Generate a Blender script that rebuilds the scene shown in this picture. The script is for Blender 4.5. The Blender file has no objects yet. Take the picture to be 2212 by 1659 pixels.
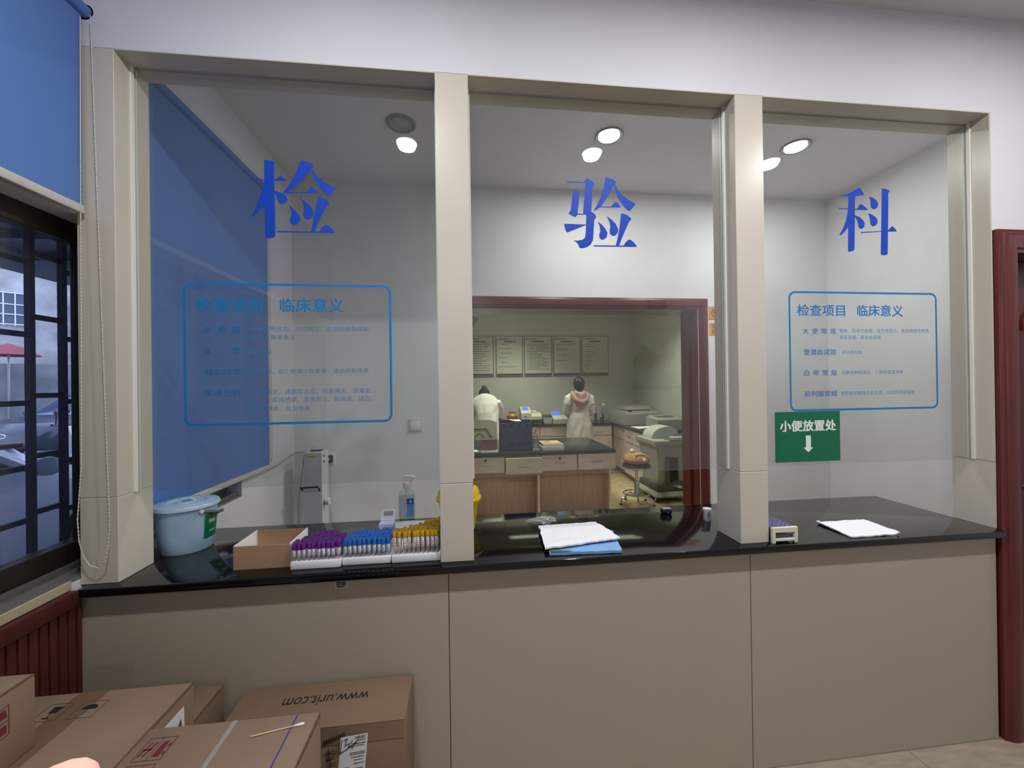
import bpy, bmesh, math, random
from mathutils import Vector, Matrix
from mathutils.geometry import tessellate_polygon
random.seed(7)
R = math.radians
SC = bpy.context.scene
COL = SC.collection

# ------------------------------------------------------------------ camera, world, exposure
cam = bpy.data.objects.new('camera', bpy.data.cameras.new('camera'))
COL.objects.link(cam)
cam.data.sensor_width = 36.0
cam.data.lens = 858.75 / 2212 * 36.0
cam.data.clip_start = 0.02
_F = Vector((0.11106136, 0.99380995, 0.00267423))
_R = Vector((0.99373039, -0.11101685, -0.01323494))
_U = Vector((0.01285613, -0.00412736, 0.99990884))
cam.matrix_world = Matrix(((_R.x, _U.x, -_F.x, 0.0), (_R.y, _U.y, -_F.y, -1.467), (_R.z, _U.z, -_F.z, 1.54), (0, 0, 0, 1)))
SC.camera = cam

world = bpy.data.worlds.new('overcast_sky')
SC.world = world
world.use_nodes = True
_bg = world.node_tree.nodes['Background']
_bg.inputs['Color'].default_value = (0.78, 0.87, 1.0, 1)
_bg.inputs['Strength'].default_value = 10.0

vs = SC.view_settings
vs.view_transform = 'Standard'
vs.look = 'None'
vs.gamma = 1.0
vs.use_curve_mapping = False
vs.exposure = -1.42
cy = SC.cycles
cy.use_denoising = True
cy.max_bounces = 8
cy.diffuse_bounces = 4
cy.glossy_bounces = 4
cy.transmission_bounces = 6
cy.transparent_max_bounces = 24
cy.caustics_reflective = False
cy.caustics_refractive = False
cy.sample_clamp_indirect = 6.0

LAMP_FRONT = 46.0      # W of each reception downlight
LAMP_COUNTER = 34.0    # W of each downlight over the counter
LAMP_TUBE = 60.0       # W of each fluorescent batten behind the camera
LAMP_FILL = 26.0       # W of each unseen fill downlight added in the reception
LAMP_LAB = 48.0        # W of each lab ceiling lamp

# ------------------------------------------------------------------ measurements of the place (metres)
H = 2.686      # soffit of the counter opening
CT = 0.898     # counter top
GY = 0.08      # plane of the glass
GZ = 1.183     # lower edge of the glass
CEIL = 3.086
XL, JR = -1.28, 2.243
BW = 1.63      # wall behind the counter
XR = 3.087
LY = 6.05      # far wall of the laboratory

# ------------------------------------------------------------------ helpers: materials
def lin(c):
    return tuple(((v / 255) / 12.92 if v / 255 <= 0.04045 else ((v / 255 + 0.055) / 1.055) ** 2.4) for v in c[:3])

def nodes(name):
    m = bpy.data.materials.new(name)
    m.use_nodes = True
    nt = m.node_tree
    return m, nt, nt.nodes['Principled BSDF'], nt.nodes['Material Output']

MATS = {}
def mat(name, col, rough=0.5, metal=0.0, spec=0.5, var=0.0, vs_=6.0, bump=0.0, bs=60.0, stretch=(1, 1, 1), emit=None, trans=0.0, sub=0.0):
    if name in MATS:
        return MATS[name]
    m, nt, b, o = nodes(name)
    c = lin(col)
    b.inputs['Base Color'].default_value = (*c, 1)
    b.inputs['Roughness'].default_value = rough
    b.inputs['Metallic'].default_value = metal
    b.inputs['Specular IOR Level'].default_value = spec
    if trans:
        b.inputs['Transmission Weight'].default_value = trans
    if emit:
        b.inputs['Emission Color'].default_value = (*lin(emit[0]), 1)
        b.inputs['Emission Strength'].default_value = emit[1]
    if var or bump:
        tc = nt.nodes.new('ShaderNodeTexCoord')
        mp = nt.nodes.new('ShaderNodeMapping')
        mp.inputs['Scale'].default_value = stretch
        nt.links.new(tc.outputs['Object'], mp.inputs['Vector'])
    if var:
        n = nt.nodes.new('ShaderNodeTexNoise')
        n.inputs['Scale'].default_value = vs_
        n.inputs['Detail'].default_value = 6
        nt.links.new(mp.outputs['Vector'], n.inputs['Vector'])
        r = nt.nodes.new('ShaderNodeValToRGB')
        r.color_ramp.elements[0].position = 0.3
        r.color_ramp.elements[1].position = 0.7
        r.color_ramp.elements[0].color = (*[max(0, v * (1 - var)) for v in c], 1)
        r.color_ramp.elements[1].color = (*[min(1, v * (1 + var)) for v in c], 1)
        nt.links.new(n.outputs['Fac'], r.inputs['Fac'])
        nt.links.new(r.outputs['Color'], b.inputs['Base Color'])
    if bump:
        n2 = nt.nodes.new('ShaderNodeTexNoise')
        n2.inputs['Scale'].default_value = bs
        n2.inputs['Detail'].default_value = 4
        nt.links.new(mp.outputs['Vector'], n2.inputs['Vector'])
        bp = nt.nodes.new('ShaderNodeBump')
        bp.inputs['Strength'].default_value = bump
        bp.inputs['Distance'].default_value = 0.002
        nt.links.new(n2.outputs['Fac'], bp.inputs['Height'])
        nt.links.new(bp.outputs['Normal'], b.inputs['Normal'])
    MATS[name] = m
    return m

def thin_glass(name, tint, ior=1.45, haze=0.0, rough=0.0, boost=1.0):
    """clear sheet: straight-through light with a tint, mirror by Fresnel, a little dust"""
    m, nt, b, o = nodes(name)
    nt.nodes.remove(b)
    t = nt.nodes.new('ShaderNodeBsdfTransparent'); t.inputs['Color'].default_value = (*tint, 1)
    g = nt.nodes.new('ShaderNodeBsdfGlossy'); g.inputs['Roughness'].default_value = rough
    f = nt.nodes.new('ShaderNodeFresnel'); f.inputs['IOR'].default_value = ior
    mx = nt.nodes.new('ShaderNodeMixShader')
    geo = nt.nodes.new('ShaderNodeNewGeometry')
    # same Fresnel weight on both faces of the sheet
    inv = nt.nodes.new('ShaderNodeMath'); inv.operation = 'DIVIDE'; inv.inputs[0].default_value = 1.0
    inv.inputs[1].default_value = ior
    mi = nt.nodes.new('ShaderNodeMix'); mi.data_type = 'FLOAT'
    mi.inputs['A'].default_value = ior
    nt.links.new(geo.outputs['Backfacing'], mi.inputs['Factor'])
    # Fresnel node inverts the index on back faces itself, so feed 1/ior there
    nt.links.new(inv.outputs[0], mi.inputs['B'])
    nt.links.new(mi.outputs['Result'], f.inputs['IOR'])
    last_f = f.outputs['Fac']
    if boost != 1.0:
        mu = nt.nodes.new('ShaderNodeMath'); mu.operation = 'MULTIPLY'; mu.inputs[1].default_value = boost; mu.use_clamp = True
        nt.links.new(last_f, mu.inputs[0]); last_f = mu.outputs[0]
    nt.links.new(last_f, mx.inputs['Fac'])
    nt.links.new(t.outputs[0], mx.inputs[1]); nt.links.new(g.outputs[0], mx.inputs[2])
    last = mx.outputs[0]
    if haze:
        d = nt.nodes.new('ShaderNodeBsdfDiffuse'); d.inputs['Color'].default_value = (0.8, 0.8, 0.8, 1)
        mh = nt.nodes.new('ShaderNodeMixShader')
        tc = nt.nodes.new('ShaderNodeTexCoord'); mp = nt.nodes.new('ShaderNodeMapping')
        mp.inputs['Scale'].default_value = (5, 1, 1.0)
        n = nt.nodes.new('ShaderNodeTexNoise'); n.inputs['Scale'].default_value = 3.0; n.inputs['Detail'].default_value = 8
        nt.links.new(tc.outputs['Object'], mp.inputs['Vector']); nt.links.new(mp.outputs['Vector'], n.inputs['Vector'])
        mr = nt.nodes.new('ShaderNodeMapRange')
        mr.inputs['From Min'].default_value = 0.35; mr.inputs['From Max'].default_value = 0.75
        mr.inputs['To Min'].default_value = haze * 0.8; mr.inputs['To Max'].default_value = haze * 1.25
        nt.links.new(n.outputs['Fac'], mr.inputs['Value'])
        nt.links.new(mr.outputs['Result'], mh.inputs['Fac'])
        nt.links.new(last, mh.inputs[1]); nt.links.new(d.outputs[0], mh.inputs[2])
        last = mh.outputs[0]
    nt.links.new(last, o.inputs['Surface'])
    MATS[name] = m
    return m

def granite(name):
    m, nt, b, o = nodes(name)
    b.inputs['Roughness'].default_value = 0.09
    b.inputs['Specular IOR Level'].default_value = 0.5
    tc = nt.nodes.new('ShaderNodeTexCoord')
    v = nt.nodes.new('ShaderNodeTexNoise'); v.inputs['Scale'].default_value = 170; v.inputs['Detail'].default_value = 3
    nt.links.new(tc.outputs['Object'], v.inputs['Vector'])
    r = nt.nodes.new('ShaderNodeValToRGB')
    r.color_ramp.elements[0].position = 0.68; r.color_ramp.elements[0].color = (0.0045, 0.0045, 0.005, 1)
    r.color_ramp.elements[1].position = 0.86; r.color_ramp.elements[1].color = (0.10, 0.10, 0.11, 1)
    nt.links.new(v.outputs['Fac'], r.inputs['Fac']); nt.links.new(r.outputs['Color'], b.inputs['Base Color'])
    MATS[name] = m
    return m

def stone_tile(name, col, size, grout, rough=0.25, rot=0.0):
    m, nt, b, o = nodes(name)
    b.inputs['Roughness'].default_value = rough
    tc = nt.nodes.new('ShaderNodeTexCoord'); mp = nt.nodes.new('ShaderNodeMapping')
    mp.inputs['Rotation'].default_value = (0, 0, rot)
    br = nt.nodes.new('ShaderNodeTexBrick'); br.offset = 0.0
    c = lin(col)
    br.inputs['Color1'].default_value = (*c, 1); br.inputs['Color2'].default_value = (*[v * 0.94 for v in c], 1)
    br.inputs['Mortar'].default_value = (*[v * grout for v in c], 1)
    br.inputs['Scale'].default_value = 1.0; br.inputs['Mortar Size'].default_value = 0.003
    br.inputs['Brick Width'].default_value = size; br.inputs['Row Height'].default_value = size
    n = nt.nodes.new('ShaderNodeTexNoise'); n.inputs['Scale'].default_value = 9; n.inputs['Detail'].default_value = 9
    mp2 = nt.nodes.new('ShaderNodeMapping'); mp2.inputs['Scale'].default_value = (1, 5, 1)
    nt.links.new(tc.outputs['Object'], mp.inputs['Vector']); nt.links.new(mp.outputs['Vector'], br.inputs['Vector'])
    nt.links.new(tc.outputs['Object'], mp2.inputs['Vector']); nt.links.new(mp2.outputs['Vector'], n.inputs['Vector'])
    mx = nt.nodes.new('ShaderNodeMix'); mx.data_type = 'RGBA'; mx.blend_type = 'MULTIPLY'
    mx.inputs['Factor'].default_value = 0.8
    r = nt.nodes.new('ShaderNodeValToRGB')
    r.color_ramp.elements[0].position = 0.3; r.color_ramp.elements[0].color = (0.70, 0.66, 0.62, 1)
    r.color_ramp.elements[1].position = 0.65; r.color_ramp.elements[1].color = (1, 1, 1, 1)
    nt.links.new(n.outputs['Fac'], r.inputs['Fac'])
    nt.links.new(br.outputs['Color'], mx.inputs['A']); nt.links.new(r.outputs['Color'], mx.inputs['B'])
    nt.links.new(mx.outputs['Result'], b.inputs['Base Color'])
    MATS[name] = m
    return m

def wood(name, c1, c2, rough=0.4, scale=3.0, stretch=(14, 14, 1), spec=0.5):
    m, nt, b, o = nodes(name)
    b.inputs['Roughness'].default_value = rough
    b.inputs['Specular IOR Level'].default_value = spec
    tc = nt.nodes.new('ShaderNodeTexCoord'); mp = nt.nodes.new('ShaderNodeMapping')
    mp.inputs['Scale'].default_value = stretch
    n = nt.nodes.new('ShaderNodeTexNoise'); n.inputs['Scale'].default_value = scale; n.inputs['Detail'].default_value = 8
    n.inputs['Distortion'].default_value = 0.6
    r = nt.nodes.new('ShaderNodeValToRGB')
    r.color_ramp.elements[0].position = 0.3; r.color_ramp.elements[0].color = (*lin(c1), 1)
    r.color_ramp.elements[1].position = 0.7; r.color_ramp.elements[1].color = (*lin(c2), 1)
    nt.links.new(tc.outputs['Object'], mp.inputs['Vector']); nt.links.new(mp.outputs['Vector'], n.inputs['Vector'])
    nt.links.new(n.outputs['Fac'], r.inputs['Fac']); nt.links.new(r.outputs['Color'], b.inputs['Base Color'])
    MATS[name] = m
    return m

def blind_cloth(name, col):
    """woven roller blind: some daylight passes through the cloth"""
    m, nt, b, o = nodes(name)
    nt.nodes.remove(b)
    c = lin(col)
    d = nt.nodes.new('ShaderNodeBsdfDiffuse'); d.inputs['Color'].default_value = (*c, 1)
    t = nt.nodes.new('ShaderNodeBsdfTranslucent'); t.inputs['Color'].default_value = (*c, 1)
    mx = nt.nodes.new('ShaderNodeMixShader'); mx.inputs['Fac'].default_value = 0.18
    tc = nt.nodes.new('ShaderNodeTexCoord')
    n = nt.nodes.new('ShaderNodeTexNoise'); n.inputs['Scale'].default_value = 900
    bp = nt.nodes.new('ShaderNodeBump'); bp.inputs['Strength'].default_value = 0.15; bp.inputs['Distance'].default_value = 0.001
    nt.links.new(tc.outputs['Object'], n.inputs['Vector']); nt.links.new(n.outputs['Fac'], bp.inputs['Height'])
    nt.links.new(bp.outputs['Normal'], d.inputs['Normal'])
    nt.links.new(d.outputs[0], mx.inputs[1]); nt.links.new(t.outputs[0], mx.inputs[2])
    nt.links.new(mx.outputs[0], o.inputs['Surface'])
    MATS[name] = m
    return m

# ------------------------------------------------------------------ helpers: mesh building
class B:
    """collects shapes, in world coordinates unless the part is built at its own origin"""
    def __init__(s):
        s.bm = bmesh.new()
    def box(s, x0, x1, y0, y1, z0, z1, bev=0.0, seg=2):
        vs_ = [s.bm.verts.new(p) for p in ((x0, y0, z0), (x1, y0, z0), (x1, y1, z0), (x0, y1, z0), (x0, y0, z1), (x1, y0, z1), (x1, y1, z1), (x0, y1, z1))]
        fs = [s.bm.faces.new([vs_[i] for i in q]) for q in ((3, 2, 1, 0), (4, 5, 6, 7), (0, 1, 5, 4), (1, 2, 6, 5), (2, 3, 7, 6), (3, 0, 4, 7))]
        if bev:
            es = list({e for f in fs for e in f.edges})
            bmesh.ops.bevel(s.bm, geom=es, offset=bev, segments=seg, profile=0.5, affect='EDGES')
        return s
    def obox(s, c, ax, ay, az, hx, hy, hz, bev=0.0, seg=2):
        """box about c with axes ax, ay, az and half sizes"""
        n0 = len(s.bm.verts)
        t = B(); t.box(-hx, hx, -hy, hy, -hz, hz, bev, seg)
        M = Matrix(((ax[0], ay[0], az[0], c[0]), (ax[1], ay[1], az[1], c[1]), (ax[2], ay[2], az[2], c[2]), (0, 0, 0, 1)))
        return s.add(t, M)
    def add(s, other, M=None):
        if M is not None:
            other.bm.transform(M)
        me = bpy.data.meshes.new('tmp'); other.bm.to_mesh(me); other.bm.free()
        s.bm.from_mesh(me); bpy.data.meshes.remove(me)
        return s
    def ring(s, pts):
        return [s.bm.verts.new(p) for p in pts]
    def bridge(s, a, b):
        n = len(a)
        for i in range(n):
            s.bm.faces.new((a[i], a[(i + 1) % n], b[(i + 1) % n], b[i]))
    def loft(s, rings, cap=True):
        rs = [s.ring(r) for r in rings]
        for a, b in zip(rs, rs[1:]):
            s.bridge(a, b)
        if cap:
            s.bm.faces.new(rs[0][::-1]); s.bm.faces.new(rs[-1])
        return s
    def lathe(s, prof, c=(0, 0, 0), n=32, cap=True, ex=1.0, ey=1.0):
        """profile of (radius, z) turned about the vertical through c"""
        return s.loft([[(c[0] + r * ex * math.cos(2 * math.pi * k / n), c[1] + r * ey * math.sin(2 * math.pi * k / n), c[2] + z) for k in range(n)] for r, z in prof], cap)
    def cyl(s, p0, p1, r0, r1=None, n=16):
        return s.tube([p0, p1], [r0, r0 if r1 is None else r1], n)
    def tube(s, pts, r, n=8, closed=False):
        P = [Vector(p) for p in pts]
        rr = r if isinstance(r, (list, tuple)) else [r] * len(P)
        rings = []
        prev = None
        for i, p in enumerate(P):
            if closed:
                d = P[(i + 1) % len(P)] - P[i - 1]
            else:
                d = P[min(i + 1, len(P) - 1)] - P[max(i - 1, 0)]
            d.normalize()
            if prev is None:
                a = d.orthogonal().normalized()
            else:
                a = (prev - d * prev.dot(d)).normalized()
            prev = a
            b = d.cross(a)
            rings.append([p + (a * math.cos(2 * math.pi * k / n) + b * math.sin(2 * math.pi * k / n)) * rr[i] for k in range(n)])
        if closed:
            rs = [s.ring(q) for q in rings]
            for i in range(len(rs)):
                s.bridge(rs[i], rs[(i + 1) % len(rs)])
            return s
        return s.loft(rings)
    def prism(s, poly, axis, a, b):
        """polygon (two coordinates) pushed along an axis from a to b"""
        def P(u, v, w):
            return {'x': (w, u, v), 'y': (u, w, v), 'z': (u, v, w)}[axis]
        r0 = s.ring([P(u, v, a) for u, v in poly]); r1 = s.ring([P(u, v, b) for u, v in poly])
        n = len(poly)
        fs = [s.bm.faces.new(r0[::-1]), s.bm.faces.new(r1)]
        for i in range(n):
            fs.append(s.bm.faces.new((r0[i], r0[(i + 1) % n], r1[(i + 1) % n], r1[i])))
        return s
    def quad(s, *pts):
        s.bm.faces.new([s.bm.verts.new(p) for p in pts])
        return s
    def ball(s, c, r, sc=(1, 1, 1), u=16, v=10):
        M = Matrix.Translation(c) @ Matrix.Diagonal((r * sc[0], r * sc[1], r * sc[2], 1))
        bmesh.ops.create_uvsphere(s.bm, u_segments=u, v_segments=v, radius=1.0, matrix=M)
        return s
    def sheet(s, fn, nu, nv, th=0.0):
        """grid of fn(u, v) -> point, optionally with a thickness straight down"""
        g = [[s.bm.verts.new(fn(i / nu, j / nv)) for j in range(nv + 1)] for i in range(nu + 1)]
        for i in range(nu):
            for j in range(nv):
                s.bm.faces.new((g[i][j], g[i + 1][j], g[i + 1][j + 1], g[i][j + 1]))
        if th:
            h = [[s.bm.verts.new((v.co.x, v.co.y, v.co.z - th)) for v in row] for row in g]
            for i in range(nu):
                for j in range(nv):
                    s.bm.faces.new((h[i][j + 1], h[i + 1][j + 1], h[i + 1][j], h[i][j]))
            rim = [(i, 0) for i in range(nu)] + [(nu, j) for j in range(nv)] + [(i, nv) for i in range(nu, 0, -1)] + [(0, j) for j in range(nv, 0, -1)]
            for k in range(len(rim)):
                a, b = rim[k], rim[(k + 1) % len(rim)]
                s.bm.faces.new((h[a[0]][a[1]], h[b[0]][b[1]], g[b[0]][b[1]], g[a[0]][a[1]]))
        return s

def root_loc(o):
    v = Vector((0, 0, 0))
    while o is not None:
        v = v + o.location; o = o.parent
    return v

def obj(name, b, m, parent=None, smooth=35, local=False):
    """link a builder as ONE mesh object; world coordinates are shifted into the parent's frame"""
    bmesh.ops.recalc_face_normals(b.bm, faces=b.bm.faces[:])
    if parent is not None and not local:
        b.bm.transform(Matrix.Translation(-root_loc(parent)))
    me = bpy.data.meshes.new(name)
    b.bm.to_mesh(me); b.bm.free()
    if smooth:
        me.polygons.foreach_set('use_smooth', [True] * len(me.polygons))
        me.set_sharp_from_angle(angle=R(smooth))
    if m is not None:
        me.materials.append(m)
    o = bpy.data.objects.new(name, me)
    COL.objects.link(o)
    if parent is not None:
        o.parent = parent
    return o

def tag(o, label, cat, group=None, kind=None):
    o['label'] = label
    o['category'] = cat
    if group: o['group'] = group
    if kind: o['kind'] = kind
    return o

def thing(name, label, cat, loc=(0, 0, 0), group=None):
    o = bpy.data.objects.new(name, None)
    COL.objects.link(o)
    o.location = loc
    o.empty_display_size = 0.05
    return tag(o, label, cat, group)

def solo(name, b, m, label, cat, group=None, smooth=35, at=None):
    """a thing that is one mesh; its origin goes to its base"""
    if at is None:
        xs = [v.co for v in b.bm.verts]
        at = (sum(v.x for v in xs) / len(xs), sum(v.y for v in xs) / len(xs), min(v.z for v in xs))
    b.bm.transform(Matrix.Translation(-Vector(at)))
    o = obj(name, b, m, None, smooth)
    o.location = at
    return tag(o, label, cat, group)

def struct(name, b, m, parent=None, smooth=35):
    o = obj(name, b, m, parent, smooth)
    o['kind'] = 'structure'
    return o

def copy_tree(o, parent=None):
    c = o.copy(); COL.objects.link(c)
    if parent is not None:
        c.parent = parent
    for ch in list(o.children):
        copy_tree(ch, c)
    return c

def text_builder(body, x0, x1, z0, z1, frame, bold=0.0, depth=0.0004):
    """writing fitted into a rectangle of a flat surface; frame(u, v, w) -> world point, w is out of the surface.
    bold: stroke growth as a share of the character height, made of shifted layers"""
    cu = bpy.data.curves.new('txt', 'FONT')
    cu.body = body; cu.size = 1.0; cu.extrude = 0.0; cu.resolution_u = 3
    o = bpy.data.objects.new('txt', cu); COL.objects.link(o)
    me = o.to_mesh()
    b = B(); b.bm.from_mesh(me); o.to_mesh_clear()
    bpy.data.objects.remove(o); bpy.data.curves.remove(cu)
    vs_ = b.bm.verts
    if not len(vs_):
        return b
    ax0, ax1 = min(v.co.x for v in vs_), max(v.co.x for v in vs_)
    ay0, ay1 = min(v.co.y for v in vs_), max(v.co.y for v in vs_)
    d = bold * (z1 - z0)
    sx, sy = (x1 - x0 - 2 * d) / max(1e-6, ax1 - ax0), (z1 - z0 - 2 * d) / max(1e-6, ay1 - ay0)
    if not bold:
        for v in vs_:
            v.co = frame(x0 + (v.co.x - ax0) * sx, z0 + (v.co.y - ay0) * sy, depth)
        return b
    src = bpy.data.meshes.new('tmp'); b.bm.to_mesh(src); b.bm.clear()
    for k, (du, dv) in enumerate(((0, 0), (-1, -0.6), (1, -0.6), (-1, 0.6), (1, 0.6))):
        t = B(); t.bm.from_mesh(src)
        for v in t.bm.verts:
            v.co = frame(x0 + d + (v.co.x - ax0) * sx + du * d, z0 + d + (v.co.y - ay0) * sy + dv * d, depth + 0.00004 * k)
        b.add(t)
    bpy.data.meshes.remove(src)
    return b

def flat(poly, frame, w=0.0004):
    b = B()
    vs_ = [b.bm.verts.new(frame(u, v, w)) for u, v in poly]
    if len(poly) <= 4:
        b.bm.faces.new(vs_)
    else:
        for tri in tessellate_polygon([[Vector((u, v, 0)) for u, v in poly]]):
            b.bm.faces.new([vs_[i] for i in tri])
    return b

def rect(u0, u1, v0, v1):
    return [(u0, v0), (u1, v0), (u1, v1), (u0, v1)]

def rround(u0, u1, v0, v1, r, n=6):
    p = []
    for cx, cz, a in ((u1 - r, v1 - r, 0), (u0 + r, v1 - r, 90), (u0 + r, v0 + r, 180), (u1 - r, v0 + r, 270)):
        for k in range(n + 1):
            t = R(a + 90 * k / n)
            p.append((cx + r * math.cos(t), cz + r * math.sin(t)))
    return p

def band(outer, inner, frame, w=0.0004):
    b = B()
    a = b.ring([frame(u, v, w) for u, v in outer]); c = b.ring([frame(u, v, w) for u, v in inner])
    b.bridge(a, c)
    return b

def on_y(y):            # surface facing the camera (-y): u = x, v = z
    return lambda u, v, w: Vector((u, y - w, v))

# ------------------------------------------------------------------ materials
wall_white = mat('white_plaster', (220, 220, 227), 0.85, var=0.03, vs_=2.5, bump=0.08, bs=220)
wall_back_m = mat('white_plaster_worn', (226, 227, 226), 0.8, var=0.06, vs_=1.6, bump=0.08, bs=200)
wall_lab_m = mat('lab_plaster', (205, 208, 196), 0.85, var=0.05, vs_=2.0)
ceil_m = mat('white_ceiling_paint', (222, 222, 224), 0.9, var=0.02, vs_=2)
beige = mat('beige_cladding', (206, 199, 186), 0.28, spec=0.45, var=0.02, vs_=3)
beige_p = mat('beige_counter_panel', (176, 166, 150), 0.32, spec=0.4, var=0.02, vs_=3)
bead_m = mat('white_glazing_bead', (235, 235, 230), 0.4)
gran = granite('black_granite')
tile = stone_tile('beige_stone_tile', (182, 168, 152), 0.6, 0.6, 0.3, 0.0)
tile_lab = stone_tile('cream_floor_tile', (176, 165, 130), 0.6, 0.7, 0.2, 0.0)
red_wood = wood('red_brown_wood', (84, 30, 32), (104, 42, 42), 0.3, 4.0)
red_door = wood('dark_red_door_veneer', (74, 24, 22), (92, 34, 31), 0.35, 4.0)
wains = wood('dark_red_wainscot', (66, 24, 23), (84, 32, 30), 0.45, 4.0)
birch = wood('pale_birch_laminate', (204, 184, 168), (218, 200, 184), 0.45, 3.0, (1.5, 10, 10))
birch_d = wood('pale_brown_back_panel', (178, 150, 134), (192, 164, 148), 0.5, 3.0, (10, 10, 1.5))
pane_m = thin_glass('partition_glass', (0.935, 0.945, 0.94), 1.52, haze=0.022)
tint_m = thin_glass('blue_window_film', (0.74, 0.79, 0.95), 1.5, haze=0.01)
clear_m = thin_glass('clear_plastic', (0.90, 0.92, 0.93), 1.4, haze=0.05, rough=0.05)
vial_m = thin_glass('tube_plastic', (0.93, 0.93, 0.93), 1.4, haze=0.18, rough=0.05)
bag_m = thin_glass('crinkled_film', (0.84, 0.86, 0.88), 1.5, haze=0.22, rough=0.12, boost=2.0)
liquid_m = thin_glass('clear_liquid', (0.80, 0.87, 0.92), 1.33, haze=0.04)
blind_m = blind_cloth('blue_blind_cloth', (106, 142, 208))
bronze = mat('bronze_aluminium', (62, 54, 46), 0.4, 0.6)
alu = mat('grey_aluminium', (150, 150, 148), 0.4, 0.7)
alu_w = mat('pale_rail', (206, 200, 194), 0.45)
chrome = mat('chrome', (210, 210, 212), 0.15, 1.0)
steel = mat('brushed_steel', (190, 190, 188), 0.3, 1.0)
black_p = mat('black_plastic', (22, 22, 24), 0.4)
dark_gap = mat('dark_gap', (30, 28, 27), 0.8)
white_p = mat('white_plastic', (232, 232, 230), 0.35)
white_d = mat('dull_white_plastic', (205, 206, 200), 0.5)
foam = mat('white_foam', (240, 240, 242), 0.8, bump=0.3, bs=400)
paper = mat('white_paper', (238, 238, 240), 0.8)
label_w = mat('white_label', (236, 236, 240), 0.6)
ink = mat('black_ink', (26, 24, 26), 0.7)
grey_ink = mat('grey_print', (92, 92, 90), 0.8)
blue_char = mat('blue_vinyl', (8, 66, 182), 0.5, spec=0.3)
blue_line = mat('sky_blue_vinyl', (26, 124, 192), 0.5, spec=0.3)
blue_txt = mat('pale_blue_print', (66, 128, 178), 0.6, spec=0.3)
green_s = mat('green_sign', (14, 110, 74), 0.35)
white_s = mat('sign_white', (240, 244, 240), 0.5)
card = mat('brown_cardboard', (138, 116, 97), 0.75, var=0.06, vs_=5, bump=0.12, bs=90, stretch=(1, 1, 1))
card_d = mat('dark_cardboard', (132, 109, 88), 0.75, var=0.06, vs_=5, bump=0.12, bs=90)
card_edge = mat('cardboard_edge', (104, 82, 64), 0.85)
tape_m = mat('brown_packing_tape', (116, 94, 74), 0.25)
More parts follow.
